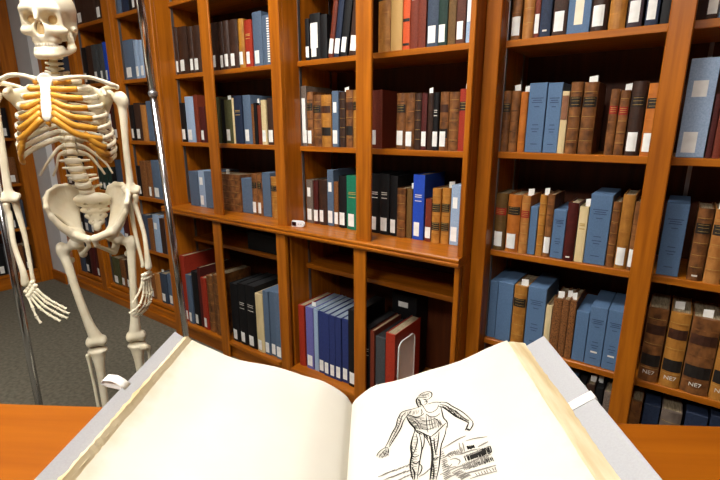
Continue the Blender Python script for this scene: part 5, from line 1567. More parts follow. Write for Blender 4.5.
INK_SHADE = [(0.00144,[(0.0854,-0.1032),(0.0949,-0.1072),(0.1036,-0.1108)]),
 (0.00121,[(0.0869,-0.1055),(0.0955,-0.1086),(0.1044,-0.1123)]),
 (0.00107,[(0.0878,-0.1086),(0.0967,-0.1133),(0.1049,-0.1161)]),
 (0.0014,[(0.0891,-0.1127),(0.097,-0.1165),(0.1047,-0.1196)]),
 (0.00115,[(0.0902,-0.1158),(0.0974,-0.1198),(0.1051,-0.122)]),
 (0.00122,[(0.0914,-0.1183),(0.0977,-0.122),(0.1047,-0.1255)]),
 (0.00128,[(0.0918,-0.1222),(0.0983,-0.1258),(0.1049,-0.1286)]),
 (0.0012,[(0.0929,-0.1244),(0.099,-0.1282),(0.1053,-0.1322)]),
 (0.00107,[(0.0942,-0.128),(0.0998,-0.1306),(0.1051,-0.1338)]),
 (0.00132,[(0.0957,-0.1307),(0.1006,-0.1335),(0.1056,-0.1375)]),
 (0.00105,[(0.1124,-0.1538),(0.1145,-0.1519),(0.1161,-0.1506)]),
 (0.00097,[(0.1118,-0.1584),(0.1134,-0.1571),(0.1151,-0.1559)]),
 (0.00124,[(0.1109,-0.1633),(0.1127,-0.1618),(0.1149,-0.1613)]),
 (0.0013,[(0.1098,-0.1675),(0.1127,-0.1664),(0.115,-0.1656)]),
 (0.00129,[(0.1097,-0.1713),(0.112,-0.1709),(0.1138,-0.171)]),
 (0.00127,[(0.1091,-0.1763),(0.1111,-0.1752),(0.113,-0.1746)]),
 (0.00137,[(0.1081,-0.1804),(0.11,-0.1795),(0.1116,-0.1798)]),
 (0.0012,[(0.1074,-0.184),(0.1096,-0.1842),(0.1121,-0.1839)]),
 (0.00127,[(0.1065,-0.1889),(0.1085,-0.1878),(0.1107,-0.1883)]),
 (0.00136,[(0.106,-0.193),(0.1081,-0.1926),(0.1104,-0.1928)]),
 (0.00108,[(0.1047,-0.1968),(0.1068,-0.1968),(0.1089,-0.1975)]),
 (0.0009,[(0.1044,-0.2013),(0.1062,-0.2011),(0.1084,-0.2018)]),
 (0.00129,[(0.1034,-0.2051),(0.1057,-0.2049),(0.1084,-0.2052)]),
 (0.00116,[(0.1033,-0.2092),(0.1054,-0.2087),(0.1076,-0.2092)]),
 (0.00137,[(0.1025,-0.2123),(0.1041,-0.2135),(0.1063,-0.214)]),
 (0.00125,[(0.1022,-0.2164),(0.1042,-0.2178),(0.1061,-0.2178)]),
 (0.0013,[(0.0855,-0.144),(0.0883,-0.1439),(0.0907,-0.1455)]),
 (0.00086,[(0.0854,-0.1482),(0.0877,-0.149),(0.0903,-0.1499)]),
 (0.00092,[(0.0848,-0.153),(0.0876,-0.1546),(0.0898,-0.1546)]),
 (0.00116,[(0.0847,-0.1576),(0.0867,-0.1572),(0.0888,-0.1586)]),
 (0.0012,[(0.0845,-0.1616),(0.0867,-0.1634),(0.0896,-0.164)]),
 (0.00136,[(0.084,-0.1666),(0.0867,-0.168),(0.089,-0.1677)]),
 (0.00096,[(0.0832,-0.1708),(0.0855,-0.1703),(0.0883,-0.1715)]),
 (0.00102,[(0.0825,-0.1746),(0.0853,-0.1758),(0.0882,-0.1766)]),
 (0.00106,[(0.0824,-0.1793),(0.0852,-0.1801),(0.0874,-0.18)]),
 (0.00131,[(0.082,-0.1831),(0.0843,-0.1831),(0.0873,-0.1843)]),
 (0.00094,[(0.0814,-0.187),(0.0837,-0.1874),(0.0864,-0.1882)]),
 (0.00111,[(0.081,-0.1905),(0.0832,-0.1907),(0.0859,-0.1926)]),
 (0.00142,[(0.0809,-0.1954),(0.0832,-0.1951),(0.0854,-0.1964)]),
 (0.00091,[(0.0805,-0.1985),(0.0832,-0.1991),(0.0857,-0.2001)]),
 (0.00102,[(0.0799,-0.2031),(0.0824,-0.2046),(0.085,-0.2048)]),
 (0.00125,[(0.0798,-0.2064),(0.0825,-0.2068),(0.0854,-0.2086)]),
 (0.00086,[(0.072,-0.094),(0.073,-0.0952),(0.0745,-0.0982)]),
 (0.00132,[(0.0696,-0.098),(0.0724,-0.1008),(0.0744,-0.1034)]),
 (0.00089,[(0.0692,-0.1032),(0.0704,-0.1061),(0.0716,-0.107)]),
 (0.0014,[(0.0672,-0.107),(0.0686,-0.1095),(0.0703,-0.1113)]),
 (0.00106,[(0.0657,-0.111),(0.0678,-0.1147),(0.0698,-0.1166)]),
 (0.00127,[(0.0647,-0.1144),(0.0665,-0.1164),(0.0685,-0.1198)]),
 (0.00085,[(0.0636,-0.1194),(0.0648,-0.1217),(0.0665,-0.1234)]),
 (0.00123,[(0.0622,-0.1235),(0.0637,-0.1257),(0.0657,-0.1266)]),
 (0.00106,[(0.0614,-0.1278),(0.0628,-0.1296),(0.0639,-0.1318)]),
 (0.00089,[(0.0593,-0.1307),(0.0615,-0.1318),(0.0634,-0.1343)]),
 (0.00085,[(0.0587,-0.1346),(0.0598,-0.1363),(0.0607,-0.1376)]),
 (0.0012,[(0.057,-0.1394),(0.0582,-0.1413),(0.0596,-0.1421)]),
 (0.00091,[(0.0564,-0.1428),(0.057,-0.1444),(0.0583,-0.145)]),
 (0.00097,[(0.0545,-0.1469),(0.0554,-0.1482),(0.057,-0.1499)]),
 (0.00085,[(0.1363,-0.098),(0.1364,-0.1036),(0.137,-0.1081)]),
 (0.0013,[(0.1378,-0.1008),(0.1377,-0.1047),(0.138,-0.1101)]),
 (0.00085,[(0.1398,-0.1053),(0.1394,-0.1091),(0.1394,-0.1144)]),
 (0.00099,[(0.1416,-0.1077),(0.1405,-0.1111),(0.1398,-0.1155)]),
 (0.00125,[(0.1436,-0.1117),(0.1425,-0.1147),(0.1416,-0.1171)]),
 (0.00115,[(0.1452,-0.116),(0.1441,-0.1186),(0.1428,-0.1198)]),
 (0.00138,[(0.1468,-0.1191),(0.1451,-0.1209),(0.1441,-0.1225)]),
 (0.00109,[(0.1485,-0.1226),(0.1473,-0.125),(0.1457,-0.1268)]),
 (0.00108,[(0.1498,-0.1254),(0.1484,-0.1272),(0.1463,-0.1284)]),
 (0.00103,[(0.1511,-0.1292),(0.1502,-0.1296),(0.1485,-0.1309)]),
 (0.00086,[(0.1528,-0.1326),(0.1515,-0.1337),(0.1497,-0.1341)]),
 (0.0009,[(0.1543,-0.1362),(0.1524,-0.1366),(0.1506,-0.1352)]),
 (0.00096,[(0.1559,-0.1393),(0.154,-0.1395),(0.1516,-0.1388)]),
 (0.00141,[(0.1577,-0.1424),(0.1551,-0.1412),(0.1526,-0.141)]),
 (0.0014,[(0.1101,-0.1092),(0.1094,-0.124),(0.1092,-0.138)]),
 (0.00096,[(0.1121,-0.1107),(0.1117,-0.1242),(0.1117,-0.1382)]),
 (0.00136,[(0.1127,-0.1133),(0.1126,-0.1248),(0.1128,-0.1379)]),
 (0.00116,[(0.115,-0.1154),(0.1154,-0.1259),(0.1151,-0.1374)]),
 (0.00103,[(0.1164,-0.1156),(0.1167,-0.1262),(0.1169,-0.1369)]),
 (0.00101,[(0.1177,-0.118),(0.1186,-0.1291),(0.1192,-0.1383)]),
 (0.00123,[(0.12,-0.1194),(0.1202,-0.128),(0.1199,-0.1369)]),
 (0.00143,[(0.1206,-0.1219),(0.1214,-0.1303),(0.1223,-0.137)]),
 (0.00131,[(0.1225,-0.1228),(0.1234,-0.1303),(0.1245,-0.1363)]),
 (0.00102,[(0.0803,-0.0883),(0.0793,-0.0921),(0.0785,-0.0972)]),
 (0.001,[(0.0838,-0.0884),(0.0828,-0.0924),(0.0819,-0.0973)]),
 (0.00085,[(0.0859,-0.0885),(0.0851,-0.0926),(0.0841,-0.098)]),
 (0.00075,[(0.0884,-0.0894),(0.0871,-0.0924),(0.086,-0.0964)]),
 (0.00121,[(0.0912,-0.0905),(0.0903,-0.0954),(0.0891,-0.0985)]),
 (0.0012,[(0.0937,-0.0905),(0.0922,-0.0947),(0.0909,-0.099)]),
 (0.00092,[(0.0962,-0.09),(0.0952,-0.0935),(0.0947,-0.0993)]),
 (0.00096,[(0.0983,-0.0915),(0.0972,-0.0951),(0.0962,-0.0986)]),
 (0.00089,[(0.0409,-0.1593),(0.042,-0.1641),(0.0425,-0.168)]),
 (0.00109,[(0.0424,-0.1587),(0.0433,-0.1631),(0.045,-0.1678)]),
 (0.00096,[(0.0445,-0.1583),(0.0451,-0.1637),(0.0457,-0.1677)]),
 (0.00118,[(0.0457,-0.1564),(0.0471,-0.1618),(0.0479,-0.1668)]),
 (0.00143,[(0.047,-0.1558),(0.0482,-0.1615),(0.0493,-0.1678)]),
 (0.00116,[(0.0492,-0.1557),(0.0503,-0.1605),(0.0507,-0.1663)]),
 (0.00096,[(0.0509,-0.1548),(0.0523,-0.1616),(0.0532,-0.1673)]),
 (0.00117,[(0.1046,-0.0549),(0.1039,-0.0582),(0.1025,-0.0625)]),
 (0.00075,[(0.1077,-0.0549),(0.1065,-0.0585),(0.1055,-0.0639)]),
 (0.00094,[(0.1093,-0.0554),(0.1079,-0.06),(0.1073,-0.0654)]),
 (0.00085,[(0.111,-0.0552),(0.1097,-0.0592),(0.1084,-0.0651)]),
 (0.00105,[(0.1133,-0.0564),(0.1115,-0.0613),(0.1104,-0.0657)]),
 (0.00097,[(0.115,-0.0569),(0.1138,-0.0619),(0.1126,-0.0661)]),
 (0.00121,[(0.1169,-0.0573),(0.1163,-0.0617),(0.1154,-0.0671)])]
INK_LAND = [(0.00155,[(0.0393,-0.1966),(0.045,-0.1968),(0.0511,-0.1955)]),
 (0.00159,[(0.043,-0.1966),(0.0485,-0.1948),(0.0537,-0.1942)]),
 (0.00164,[(0.0479,-0.196),(0.0526,-0.1949),(0.0574,-0.1939)]),
 (0.00189,[(0.0522,-0.1952),(0.0562,-0.1938),(0.0601,-0.1929)]),
 (0.00116,[(0.0565,-0.1951),(0.0608,-0.1937),(0.0647,-0.1929)]),
 (0.00173,[(0.0605,-0.1948),(0.0639,-0.1927),(0.0672,-0.1914)]),
 (0.0013,[(0.0647,-0.1939),(0.0673,-0.1926),(0.0702,-0.1907)]),
 (0.00155,[(0.0688,-0.1931),(0.0712,-0.1909),(0.074,-0.1903)]),
 (0.00187,[(0.0729,-0.193),(0.0749,-0.1916),(0.0771,-0.1888)]),
 (0.00125,[(0.0434,-0.2046),(0.0498,-0.2042),(0.0565,-0.2026)]),
 (0.00163,[(0.0475,-0.2043),(0.0539,-0.2029),(0.0596,-0.2021)]),
 (0.0019,[(0.0508,-0.2034),(0.0565,-0.2034),(0.0619,-0.2025)]),
 (0.00142,[(0.0541,-0.2034),(0.0596,-0.2029),(0.0654,-0.2009)]),
 (0.00187,[(0.0584,-0.2025),(0.0631,-0.2012),(0.0679,-0.2003)]),
 (0.0016,[(0.062,-0.2024),(0.0665,-0.2008),(0.0706,-0.1999)]),
 (0.00178,[(0.0656,-0.2017),(0.0691,-0.1997),(0.0724,-0.1985)]),
 (0.00161,[(0.0691,-0.2019),(0.0725,-0.1998),(0.0761,-0.1991)]),
 (0.00155,[(0.073,-0.2015),(0.0758,-0.1999),(0.0779,-0.1973)]),
 (0.00115,[(0.0575,-0.2117),(0.064,-0.2095),(0.0704,-0.2081)]),
 (0.00134,[(0.0612,-0.2116),(0.0661,-0.2093),(0.0717,-0.2063)]),
 (0.00126,[(0.065,-0.2107),(0.0697,-0.2078),(0.0741,-0.2062)]),
 (0.00113,[(0.0692,-0.2089),(0.0719,-0.2079),(0.0751,-0.2057)]),
 (0.00122,[(0.0732,-0.2082),(0.0757,-0.2065),(0.0779,-0.2052)]),
 (0.00129,[(0.0768,-0.2076),(0.0779,-0.2052),(0.0791,-0.204)]),
 (0.0013,[(0.0863,-0.2127),(0.0895,-0.2105),(0.0931,-0.21)]),
 (0.0016,[(0.0884,-0.2114),(0.0913,-0.2105),(0.0941,-0.2092)]),
 (0.00112,[(0.0912,-0.21),(0.0936,-0.2085),(0.0957,-0.2068)]),
 (0.00118,[(0.0939,-0.209),(0.0954,-0.2082),(0.0976,-0.2062)]),
 (0.00174,[(0.0958,-0.208),(0.0972,-0.206),(0.0984,-0.2047)]),
 (0.00173,[(0.0985,-0.2055),(0.0996,-0.2047),(0.1005,-0.2027)]),
 (0.0018,[(0.1178,-0.1771),(0.1221,-0.1752),(0.1266,-0.1733),(0.1314,-0.1714),(0.1365,-0.1696),(0.1411,-0.1683),(0.1448,-0.1679),(0.1483,-0.1677)]),
 (0.00195,[(0.1171,-0.1931),(0.1208,-0.1903),(0.1245,-0.1878),(0.1277,-0.187),(0.1305,-0.1876),(0.1336,-0.1891),(0.1371,-0.1917),(0.1406,-0.1944)]),
 (0.00225,[(0.1178,-0.1925),(0.1223,-0.1905),(0.1267,-0.1891),(0.1305,-0.1904),(0.134,-0.1933),(0.1385,-0.1944),(0.1437,-0.1939),(0.1489,-0.194),(0.1537,-0.195),(0.1585,-0.1962)]),
 (0.00165,[(0.1384,-0.1753),(0.1382,-0.1788),(0.138,-0.1822),(0.1381,-0.1857),(0.1384,-0.1893),(0.1387,-0.1928)]),
 (0.00165,[(0.1423,-0.1771),(0.1422,-0.1798),(0.1422,-0.1826),(0.142,-0.1856),(0.1418,-0.189),(0.1416,-0.1924)]),
 (0.0015,[(0.1466,-0.1759),(0.1507,-0.1762),(0.1548,-0.1767),(0.1594,-0.1778),(0.1647,-0.1797),(0.1699,-0.1817)]),
 (0.0024,[(0.1572,-0.1921),(0.1601,-0.1916),(0.163,-0.191),(0.1654,-0.1906),(0.1673,-0.1903),(0.1691,-0.19)]),
 (0.0024,[(0.1096,-0.2163),(0.1151,-0.2151),(0.1204,-0.2141),(0.1249,-0.2131),(0.1291,-0.2123),(0.1332,-0.2122),(0.1373,-0.2126),(0.1415,-0.2121),(0.1457,-0.2113),(0.15,-0.2104),(0.1542,-0.2094),(0.1585,-0.209),(0.1629,-0.2097),(0.1673,-0.2107)]),
 (0.0021,[(0.1384,-0.2001),(0.1417,-0.1999),(0.1451,-0.1999),(0.1494,-0.1997),(0.1545,-0.1995),(0.1595,-0.199),(0.1644,-0.1984),(0.1694,-0.1979)]),
 (0.00165,[(0.1168,-0.1987),(0.1164,-0.2016),(0.1162,-0.2042),(0.1174,-0.2063),(0.1196,-0.208),(0.1216,-0.2083),(0.1233,-0.2069),(0.1249,-0.2052)]),
 (0.00165,[(0.1238,-0.1983),(0.1263,-0.1979),(0.1288,-0.1979),(0.1312,-0.1995),(0.1335,-0.2023),(0.1342,-0.2049),(0.1328,-0.2071),(0.131,-0.2092)]),
 (0.0024,[(0.1302,-0.2256),(0.1348,-0.2252),(0.1395,-0.2248),(0.1446,-0.2251),(0.15,-0.2258),(0.1558,-0.2265),(0.162,-0.227),(0.1684,-0.2276)]),
 (0.0018,[(0.1394,-0.2335),(0.1444,-0.2334),(0.1494,-0.2334),(0.155,-0.2339),(0.1611,-0.2349),(0.1673,-0.2359)]),
 (0.0018,[(0.1138,-0.2253),(0.117,-0.2241),(0.1203,-0.223),(0.1237,-0.2222),(0.1273,-0.2218),(0.1309,-0.2215)]),
 (0.00195,[(0.1227,-0.2183),(0.1264,-0.217),(0.1304,-0.216),(0.1358,-0.216),(0.1423,-0.2171),(0.1496,-0.2178),(0.1581,-0.2174),(0.1669,-0.2168)]),
 (0.0015,[(0.1138,-0.211),(0.1171,-0.2106),(0.1203,-0.2103),(0.1232,-0.2102),(0.1259,-0.2104),(0.1285,-0.2106)]),
 (0.00129,[(0.1359,-0.2097),(0.1361,-0.2152),(0.1363,-0.22)]),
 (0.0016,[(0.1377,-0.2094),(0.1377,-0.2152),(0.1384,-0.2199)]),
 (0.00131,[(0.1397,-0.209),(0.1399,-0.2139),(0.1402,-0.22)]),
 (0.0015,[(0.1413,-0.2088),(0.1415,-0.2148),(0.1417,-0.2203)]),
 (0.00164,[(0.1429,-0.209),(0.1432,-0.2141),(0.1428,-0.2198)]),
 (0.0012,[(0.1442,-0.2093),(0.1439,-0.2147),(0.1439,-0.2195)]),
 (0.0012,[(0.1459,-0.2085),(0.1458,-0.2137),(0.146,-0.22)]),
 (0.00155,[(0.148,-0.2091),(0.1478,-0.2149),(0.1477,-0.2196)]),
 (0.00127,[(0.1489,-0.2087),(0.1493,-0.2139),(0.1492,-0.2192)]),
 (0.0011,[(0.1509,-0.2092),(0.1508,-0.2146),(0.1505,-0.2204)]),
 (0.00117,[(0.1525,-0.2089),(0.1523,-0.2136),(0.1523,-0.2197)]),
 (0.0011,[(0.1536,-0.2093),(0.1539,-0.2147),(0.154,-0.2196)]),
 (0.0017,[(0.1559,-0.2089),(0.1559,-0.2139),(0.156,-0.2197)]),
 (0.00174,[(0.1575,-0.2093),(0.1573,-0.2139),(0.1565,-0.2196)]),
 (0.00128,[(0.159,-0.2097),(0.1592,-0.2148),(0.1587,-0.2202)]),
 (0.00171,[(0.1602,-0.2086),(0.1605,-0.2141),(0.1605,-0.2195)]),
 (0.00137,[(0.1622,-0.2095),(0.1621,-0.2143),(0.1621,-0.2195)]),
 (0.00143,[(0.1636,-0.2097),(0.1636,-0.2151),(0.1633,-0.2207)]),
 (0.00121,[(0.115,-0.1826),(0.1171,-0.1823),(0.1188,-0.1814)]),
 (0.00161,[(0.1147,-0.1863),(0.117,-0.1856),(0.1193,-0.1845)]),
 (0.00169,[(0.1149,-0.1891),(0.1174,-0.189),(0.1197,-0.1884)]),
 (0.00114,[(0.1138,-0.1929),(0.1168,-0.1922),(0.1201,-0.1911)]),
 (0.00134,[(0.1142,-0.1957),(0.1173,-0.1956),(0.1206,-0.1948)]),
 (0.00166,[(0.114,-0.1988),(0.1177,-0.1977),(0.1207,-0.1978)]),
 (0.00152,[(0.1134,-0.2022),(0.1169,-0.2015),(0.1206,-0.1996)]),
 (0.00178,[(0.1134,-0.2058),(0.117,-0.2042),(0.1205,-0.2039)]),
 (0.00149,[(0.1132,-0.2081),(0.1172,-0.2076),(0.1214,-0.206)]),
 (0.00136,[(0.1132,-0.2119),(0.1175,-0.2106),(0.1215,-0.2097)]),
 (0.0012,[(0.1136,-0.2153),(0.1169,-0.2139),(0.1207,-0.2117)]),
 (0.00166,[(0.1128,-0.2178),(0.1167,-0.2174),(0.121,-0.2158)]),
 (0.00147,[(0.1127,-0.2208),(0.1168,-0.2195),(0.1216,-0.2178)]),
 (0.00171,[(0.1126,-0.2238),(0.1168,-0.222),(0.1215,-0.2209)]),
 (0.0012,[(0.1229,-0.2199),(0.1272,-0.2195),(0.1319,-0.218)]),
 (0.00167,[(0.124,-0.2218),(0.1287,-0.2199),(0.1338,-0.2192)]),
 (0.00161,[(0.1243,-0.2222),(0.1296,-0.2223),(0.1347,-0.2212)]),
 (0.00136,[(0.1258,-0.2244),(0.1305,-0.2224),(0.1356,-0.2218)]),
 (0.00134,[(0.1264,-0.2248),(0.1318,-0.2248),(0.1371,-0.2235)]),
 (0.00181,[(0.1275,-0.2271),(0.1325,-0.2261),(0.1374,-0.2239)]),
 (0.00123,[(0.128,-0.2278),(0.133,-0.2268),(0.1382,-0.2252)]),
 (0.00194,[(0.1294,-0.2285),(0.135,-0.2282),(0.1403,-0.2269)]),
 (0.00164,[(0.1298,-0.2303),(0.1347,-0.2299),(0.1403,-0.2287)]),
 (0.00139,[(0.1303,-0.2316),(0.1359,-0.2296),(0.1416,-0.229)]),
 (0.0012,[(0.1219,-0.1891),(0.1238,-0.1928),(0.1254,-0.1956)]),
 (0.00134,[(0.1239,-0.1873),(0.1258,-0.1904),(0.1273,-0.194)]),
 (0.0014,[(0.1262,-0.1874),(0.1277,-0.19),(0.1287,-0.1933)]),
 (0.00145,[(0.1288,-0.1866),(0.1305,-0.1904),(0.1315,-0.1938)]),
 (0.00156,[(0.1308,-0.1857),(0.1318,-0.1896),(0.1329,-0.193)]),
 (0.00095,[(0.133,-0.1859),(0.1336,-0.1899),(0.1342,-0.1925)]),
 (0.00124,[(0.1346,-0.1853),(0.1356,-0.1886),(0.1364,-0.1921)]),
 (0.00135,[(0.1371,-0.1848),(0.1376,-0.1886),(0.1385,-0.1918)]),
 (0.00126,[(0.1395,-0.1842),(0.1398,-0.1874),(0.1398,-0.1913)]),
 (0.00102,[(0.1459,-0.2282),(0.147,-0.2308),(0.1475,-0.234)]),
 (0.00114,[(0.149,-0.2287),(0.1498,-0.2313),(0.1504,-0.2335)]),
 (0.0013,[(0.1523,-0.2285),(0.1525,-0.2308),(0.1532,-0.2334)]),
 (0.00159,[(0.155,-0.2289),(0.1556,-0.231),(0.1563,-0.2345)]),
 (0.0014,[(0.1578,-0.2287),(0.1579,-0.2311),(0.1583,-0.2341)]),
 (0.00115,[(0.1605,-0.2294),(0.1613,-0.2323),(0.162,-0.2347)]),
 (0.00143,[(0.1636,-0.2296),(0.1643,-0.2316),(0.1645,-0.2342)]),
 (0.00134,[(0.1669,-0.2292),(0.1665,-0.2323),(0.1668,-0.2349)])]

# ------------------------------------------------------------------ reading table
AZ = math.radians(34.4)
TB = empty('table', (0, 0, 0), math.radians(32.8), 'orange-brown wooden reading table under the open book', 'table')
bev_box('tabletop', -1.35, 1.05, -.45, .708, .705, .74, wood_table, TB, .004, 2)
for q in ((-1.25, .95, .60, .622, .62, .705), (-1.25, .95, -.38, -.358, .62, .705), (-1.25, -1.228, -.358, .60, .62, .705), (.928, .95, -.358, .60, .62, .705)):
    boxes('apron', [q], wood_table, TB)
for x in (-1.26, .90):
    for y in (-.385, .562):
        bev_box('leg', x, x + .06, y, y + .06, 0, .705, wood_table, TB, .003)

# ------------------------------------------------------------------ open atlas, resting in its grey case on foam wedges
GX, GY, GZ = -.390, .520, .80
AT = empty('open_book', (GX, GY, .7405), AZ, 'large open antique book with cream pages and grey boards on the table', 'book')
Z0 = GZ - .7405
PR = [(0, 0), (.0055, .009), (.0132, .017), (.0375, .0357), (.0778, .049), (.1097, .0585), (.1413, .070), (.1646, .0805), (.203, .0986), (.2333, .1128), (.244, .118)]
PL = [(0, 0), (.005, .010), (.0114, .0185), (.0276, .031), (.0518, .0454), (.084, .0558), (.148, .073), (.196, .085), (.235, .102), (.255, .114)]
LEN = .50
def prof(P, n=40):
    c = catmull([(p[0], p[1], 0) for p in P], n)
    return [(q[0], q[1]) for q in c]
page_m = noise_mat('page_paper', (198, 193, 181), (204, 200, 189), 6, (1, 1, 1), .85, .02, 4, .15)
# old paper is toned towards its outer margin
_nt = page_m.node_tree
_pb = _nt.nodes['Principled BSDF']
_col = _pb.inputs['Base Color'].links[0].from_socket
_tc = N(_nt, 'ShaderNodeTexCoord')
_sx = N(_nt, 'ShaderNodeSeparateXYZ')
_ab = N(_nt, 'ShaderNodeMath', operation='ABSOLUTE')
_nz = N(_nt, 'ShaderNodeTexNoise')
_nz.inputs['Scale'].default_value = 45
_nz.inputs['Detail'].default_value = 6
_ma = N(_nt, 'ShaderNodeMath', operation='MULTIPLY_ADD')
_ma.inputs[1].default_value = .035
_mr = N(_nt, 'ShaderNodeMapRange')
_mr.inputs['From Min'].default_value = .254
_mr.inputs['From Max'].default_value = .278
_mr.inputs['To Max'].default_value = .75
_mx = N(_nt, 'ShaderNodeMix', data_type='RGBA')
_mx.inputs['B'].default_value = lin((190, 175, 146))
_nt.links.new(_tc.outputs['Object'], _sx.inputs[0])
_nt.links.new(_sx.outputs['X'], _ab.inputs[0])
_nt.links.new(_tc.outputs['Object'], _nz.inputs['Vector'])
_nt.links.new(_nz.outputs['Fac'], _ma.inputs[0])
_nt.links.new(_ab.outputs[0], _ma.inputs[2])
_nt.links.new(_ma.outputs[0], _mr.inputs['Value'])
_nt.links.new(_mr.outputs[0], _mx.inputs['Factor'])
_nt.links.new(_col, _mx.inputs['A'])
_nt.links.new(_mx.outputs['Result'], _pb.inputs['Base Color'])
deckle_m = noise_mat('deckle_edge', (176, 154, 114), (210, 196, 166), 60, (1, .15, 1), .9, .15, 5, .1, .3, .7)
board_m = noise_mat('grey_board', (160, 160, 163), (165, 165, 168), 500, (1, 1, 1), .7, .03, 3, .2)
prng = np.random.RandomState(4)
BK = {-1: (.283, .126, .74), 1: (.302, .125, .68)}      # outer board edge (u, z) and slope
def zb(u, s): return BK[s][1] + BK[s][2] * (u - BK[s][0])
NS = 90
for s, PP in ((-1, PL), (1, PR)):
    pf = prof(PP)
    nu = len(pf)
    ue, ze = pf[-1]
    # top leaf
    V, F = [], []
    for j in range(NS + 1):
        y = -LEN * j / NS
        wob = .0004 * math.sin(j * .37) + .0002 * prng.randn()
        for i, (u, z) in enumerate(pf):
            far = math.exp(-j / 7.0)
            wv = .0016 * math.sin(u * 60 + .5) * far * min(1, u / .06)
            V.append((s * (u + (wob if i == nu - 1 else 0)), y, Z0 + z + wv))
    for j in range(NS):
        for i in range(nu - 1):
            a = j * nu + i
            q = (a, a + 1, a + nu + 1, a + nu)
            F.append(q if s < 0 else q[::-1])
    pg = mobj('page', V, F, page_m, AT, True)
    pg['label'] = 'blank cream left page' if s < 0 else 'cream right page with engraved figure'
    # leaves below it: stacked deckled sheets stepping outwards down to the board
    nl = 7 if s > 0 else 3
    spread = .030 if s > 0 else .016
    V, F = [], []
    cols = []
    for j in range(NS + 1):
        y = -LEN * j / NS
        row = []
        for i, (u, z) in enumerate(pf[:-1]):
            row.append((s * u, y, Z0 + z - (.0007 + .0026 * math.exp(-j / 9.0))))
        zlow = zb(ue + spread, s) + (.007 if s > 0 else .004)
        for k in range(nl):
            f0, f1 = k / nl, (k + 1) / nl
            bul = min(1.0, f1 * 1.5) - max(0, f1 - .7) * 1.1
            uu = ue - .002 + spread * bul + .0005 * prng.randn() + (.0010 if s > 0 else .0004) * math.sin(j * .21 + k * 2.1)
            za = ze - .0005 + (zlow - ze) * f0
            zb_ = ze - .0009 + (zlow - ze) * f1 + .0006
            row.append((s * uu, y, Z0 + max(za, zb(abs(uu), s) + .001)))
            row.append((s * (uu - .002), y, Z0 + max(zb_, zb(abs(uu), s) + .0006)))
        # underside along the board
        for q in range(12):
            u = (ue + spread) * (1 - (q + 1) / 12) + .012 * (q + 1) / 12
            row.append((s * u, y, Z0 + max(zb(u, s) + .0006, -.050)))
        cols.append(row)
        V += row
    m_ = len(cols[0])
    for j in range(NS):
        for i in range(m_):
            a, b = j * m_ + i, j * m_ + (i + 1) % m_
            q = (a, b, b + m_, a + m_)
            F.append(q if s < 0 else q[::-1])
    F.append(tuple(range(m_)) if s > 0 else tuple(range(m_))[::-1])
    F.append(tuple(NS * m_ + i for i in range(m_))[::-1] if s > 0 else tuple(NS * m_ + i for i in range(m_)))
    mobj('page_block', V, F, deckle_m, AT)['label'] = 'deckled yellowed page edges'
    # board
    ub, zz, kk = BK[s]
    V = []
    for (y) in (.004, -LEN - .006):
        for u, dz in ((.036, 0), (ub, 0), (ub + .002, -.0035), (.038, -.004)):
            V.append((s * u, y, Z0 + zb(u, s) + dz))
    F = [(0, 1, 2, 3), (7, 6, 5, 4), (0, 4, 5, 1), (1, 5, 6, 2), (2, 6, 7, 3), (3, 7, 4, 0)]
    if s > 0:
        F = [q[::-1] for q in F]
    bd = mobj('cover_board', V, F, board_m, AT)
    bd['label'] = 'light grey cover board'
    # cloth tie
    if s > 0:
        pts = [(.262, zb(.262, 1) + .0012), (.285, zb(.285, 1) + .0016), (.303, zb(.303, 1) + .0014), (.307, zb(.303, 1) - .006), (.304, zb(.303, 1) - .020)]
        y0, hw = -.156, .007
        V = []
        for u, z in pts:
            V += [(u, y0 - hw, Z0 + z), (u, y0 + hw, Z0 + z)]
    else:
        pts = [(.266, zb(.266, -1) - .004), (.284, zb(.284, -1) - .004), (.302, zb(.284, -1) + .000), (.310, zb(.284, -1) + .0045), (.306, zb(.284, -1) + .0095), (.294, zb(.284, -1) + .0085), (.286, zb(.281, -1) + .0055), (.279, zb(.278, -1) + .0012)]
        y0, hw = -.148, .007
        V = []
        for u, z in pts:
            V += [(-u, y0 - hw, Z0 + z), (-u, y0 + hw, Z0 + z)]
    F = [(2 * i, 2 * i + 2, 2 * i + 3, 2 * i + 1) for i in range(len(pts) - 1)]
    tie = mobj('cloth_tie', V, F, noise_mat('white_tape', (232, 228, 222), (244, 242, 238), 90, rough=.85), AT, True)
    tie['label'] = 'white cloth tie'
    so = tie.modifiers.new('thick', 'SOLIDIFY')
    so.thickness = .0008
V = [(-.036, .004, Z0 - .0515), (.036, .004, Z0 - .0515), (.036, .004, Z0 - .0555), (-.036, .004, Z0 - .0555)]
V += [(x, -LEN - .006, z) for x, y, z in V]
mobj('book_spine', V, [(0, 1, 2, 3), (7, 6, 5, 4), (0, 4, 5, 1), (1, 5, 6, 2), (2, 6, 7, 3), (3, 7, 4, 0)], board_m, AT)

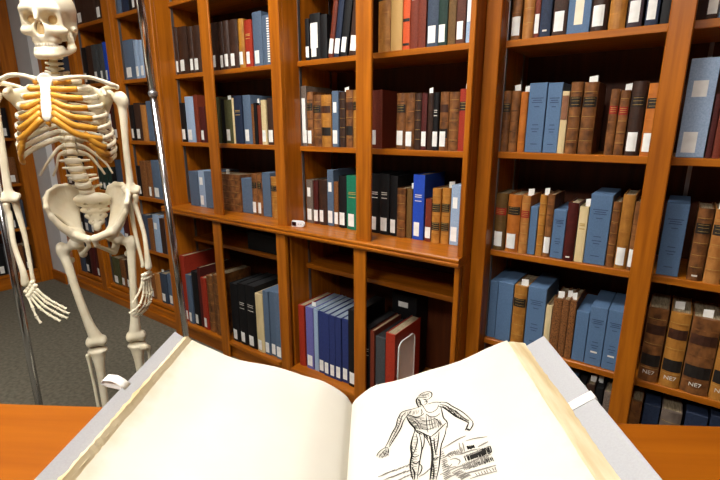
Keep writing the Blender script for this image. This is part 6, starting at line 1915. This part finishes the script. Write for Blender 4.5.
# foam wedges that hold the boards open
foam = noise_mat('grey_foam', (92, 92, 96), (112, 112, 116), 150, rough=.95)
for s, lab in ((-1, 'grey foam wedge under the left half of the open book'), (1, 'grey foam wedge under the right half of the open book')):
    wg = empty('foam_wedge', (GX, GY, .7403), AZ, lab, 'book support')
    pl = [(.06, 0), (.262, 0), (.262, Z0 + zb(.262, s) - .0055), (.06, max(.002, Z0 + zb(.06, s) - .0055))]
    V = [(s * u, -.03, z) for u, z in pl] + [(s * u, -LEN + .03, z) for u, z in pl]
    F = [(0, 1, 2, 3), (7, 6, 5, 4), (0, 4, 5, 1), (1, 5, 6, 2), (2, 6, 7, 3), (3, 7, 4, 0)]
    if s < 0:
        F = [q[::-1] for q in F]
    mobj('wedge', V, F, foam, wg)

# ------------------------------------------------------------------ the engraving printed on the right page
pfR = prof(PR, 120)
pu = [p[0] for p in pfR]
pz_ = [p[1] for p in pfR]
def onpage(u, y): return (u, y, Z0 + float(np.interp(u, pu, pz_)) + .0005)
ink_m = noise_mat('engraving_ink', (26, 25, 24), (44, 42, 40), 60, rough=.9, spec=.05)
ink_l = noise_mat('engraving_ink_light', (104, 100, 95), (132, 127, 120), 60, rough=.9, spec=.05)
def ink(name, strokes, mat, parent):
    V, F = [], []
    for (wd, pts) in strokes:
        n = len(pts)
        k = len(V)
        for i in range(n):
            a, b = pts[max(i - 1, 0)], pts[min(i + 1, n - 1)]
            dx, dy = b[0] - a[0], b[1] - a[1]
            L_ = math.hypot(dx, dy) or 1
            t = wd * (.35 + .65 * math.sin(math.pi * (i + .6) / (n + .2)))
            V.append(onpage(pts[i][0] - dy / L_ * t / 2, pts[i][1] + dx / L_ * t / 2))
            V.append(onpage(pts[i][0] + dy / L_ * t / 2, pts[i][1] - dx / L_ * t / 2))
        for i in range(n - 1):
            F.append((k + 2 * i, k + 2 * i + 1, k + 2 * i + 3, k + 2 * i + 2))
    return stuff(name, V, F, mat, parent)
PGR = pg
ink('engraved_figure', INK_FIG, ink_m, PGR)['label'] = 'engraving of a striding muscular figure'
ink('engraved_shading', INK_SHADE, ink_l, PGR)
ink('engraved_landscape', INK_LAND, ink_l, PGR)['label'] = 'engraved rocky ground and ruins'
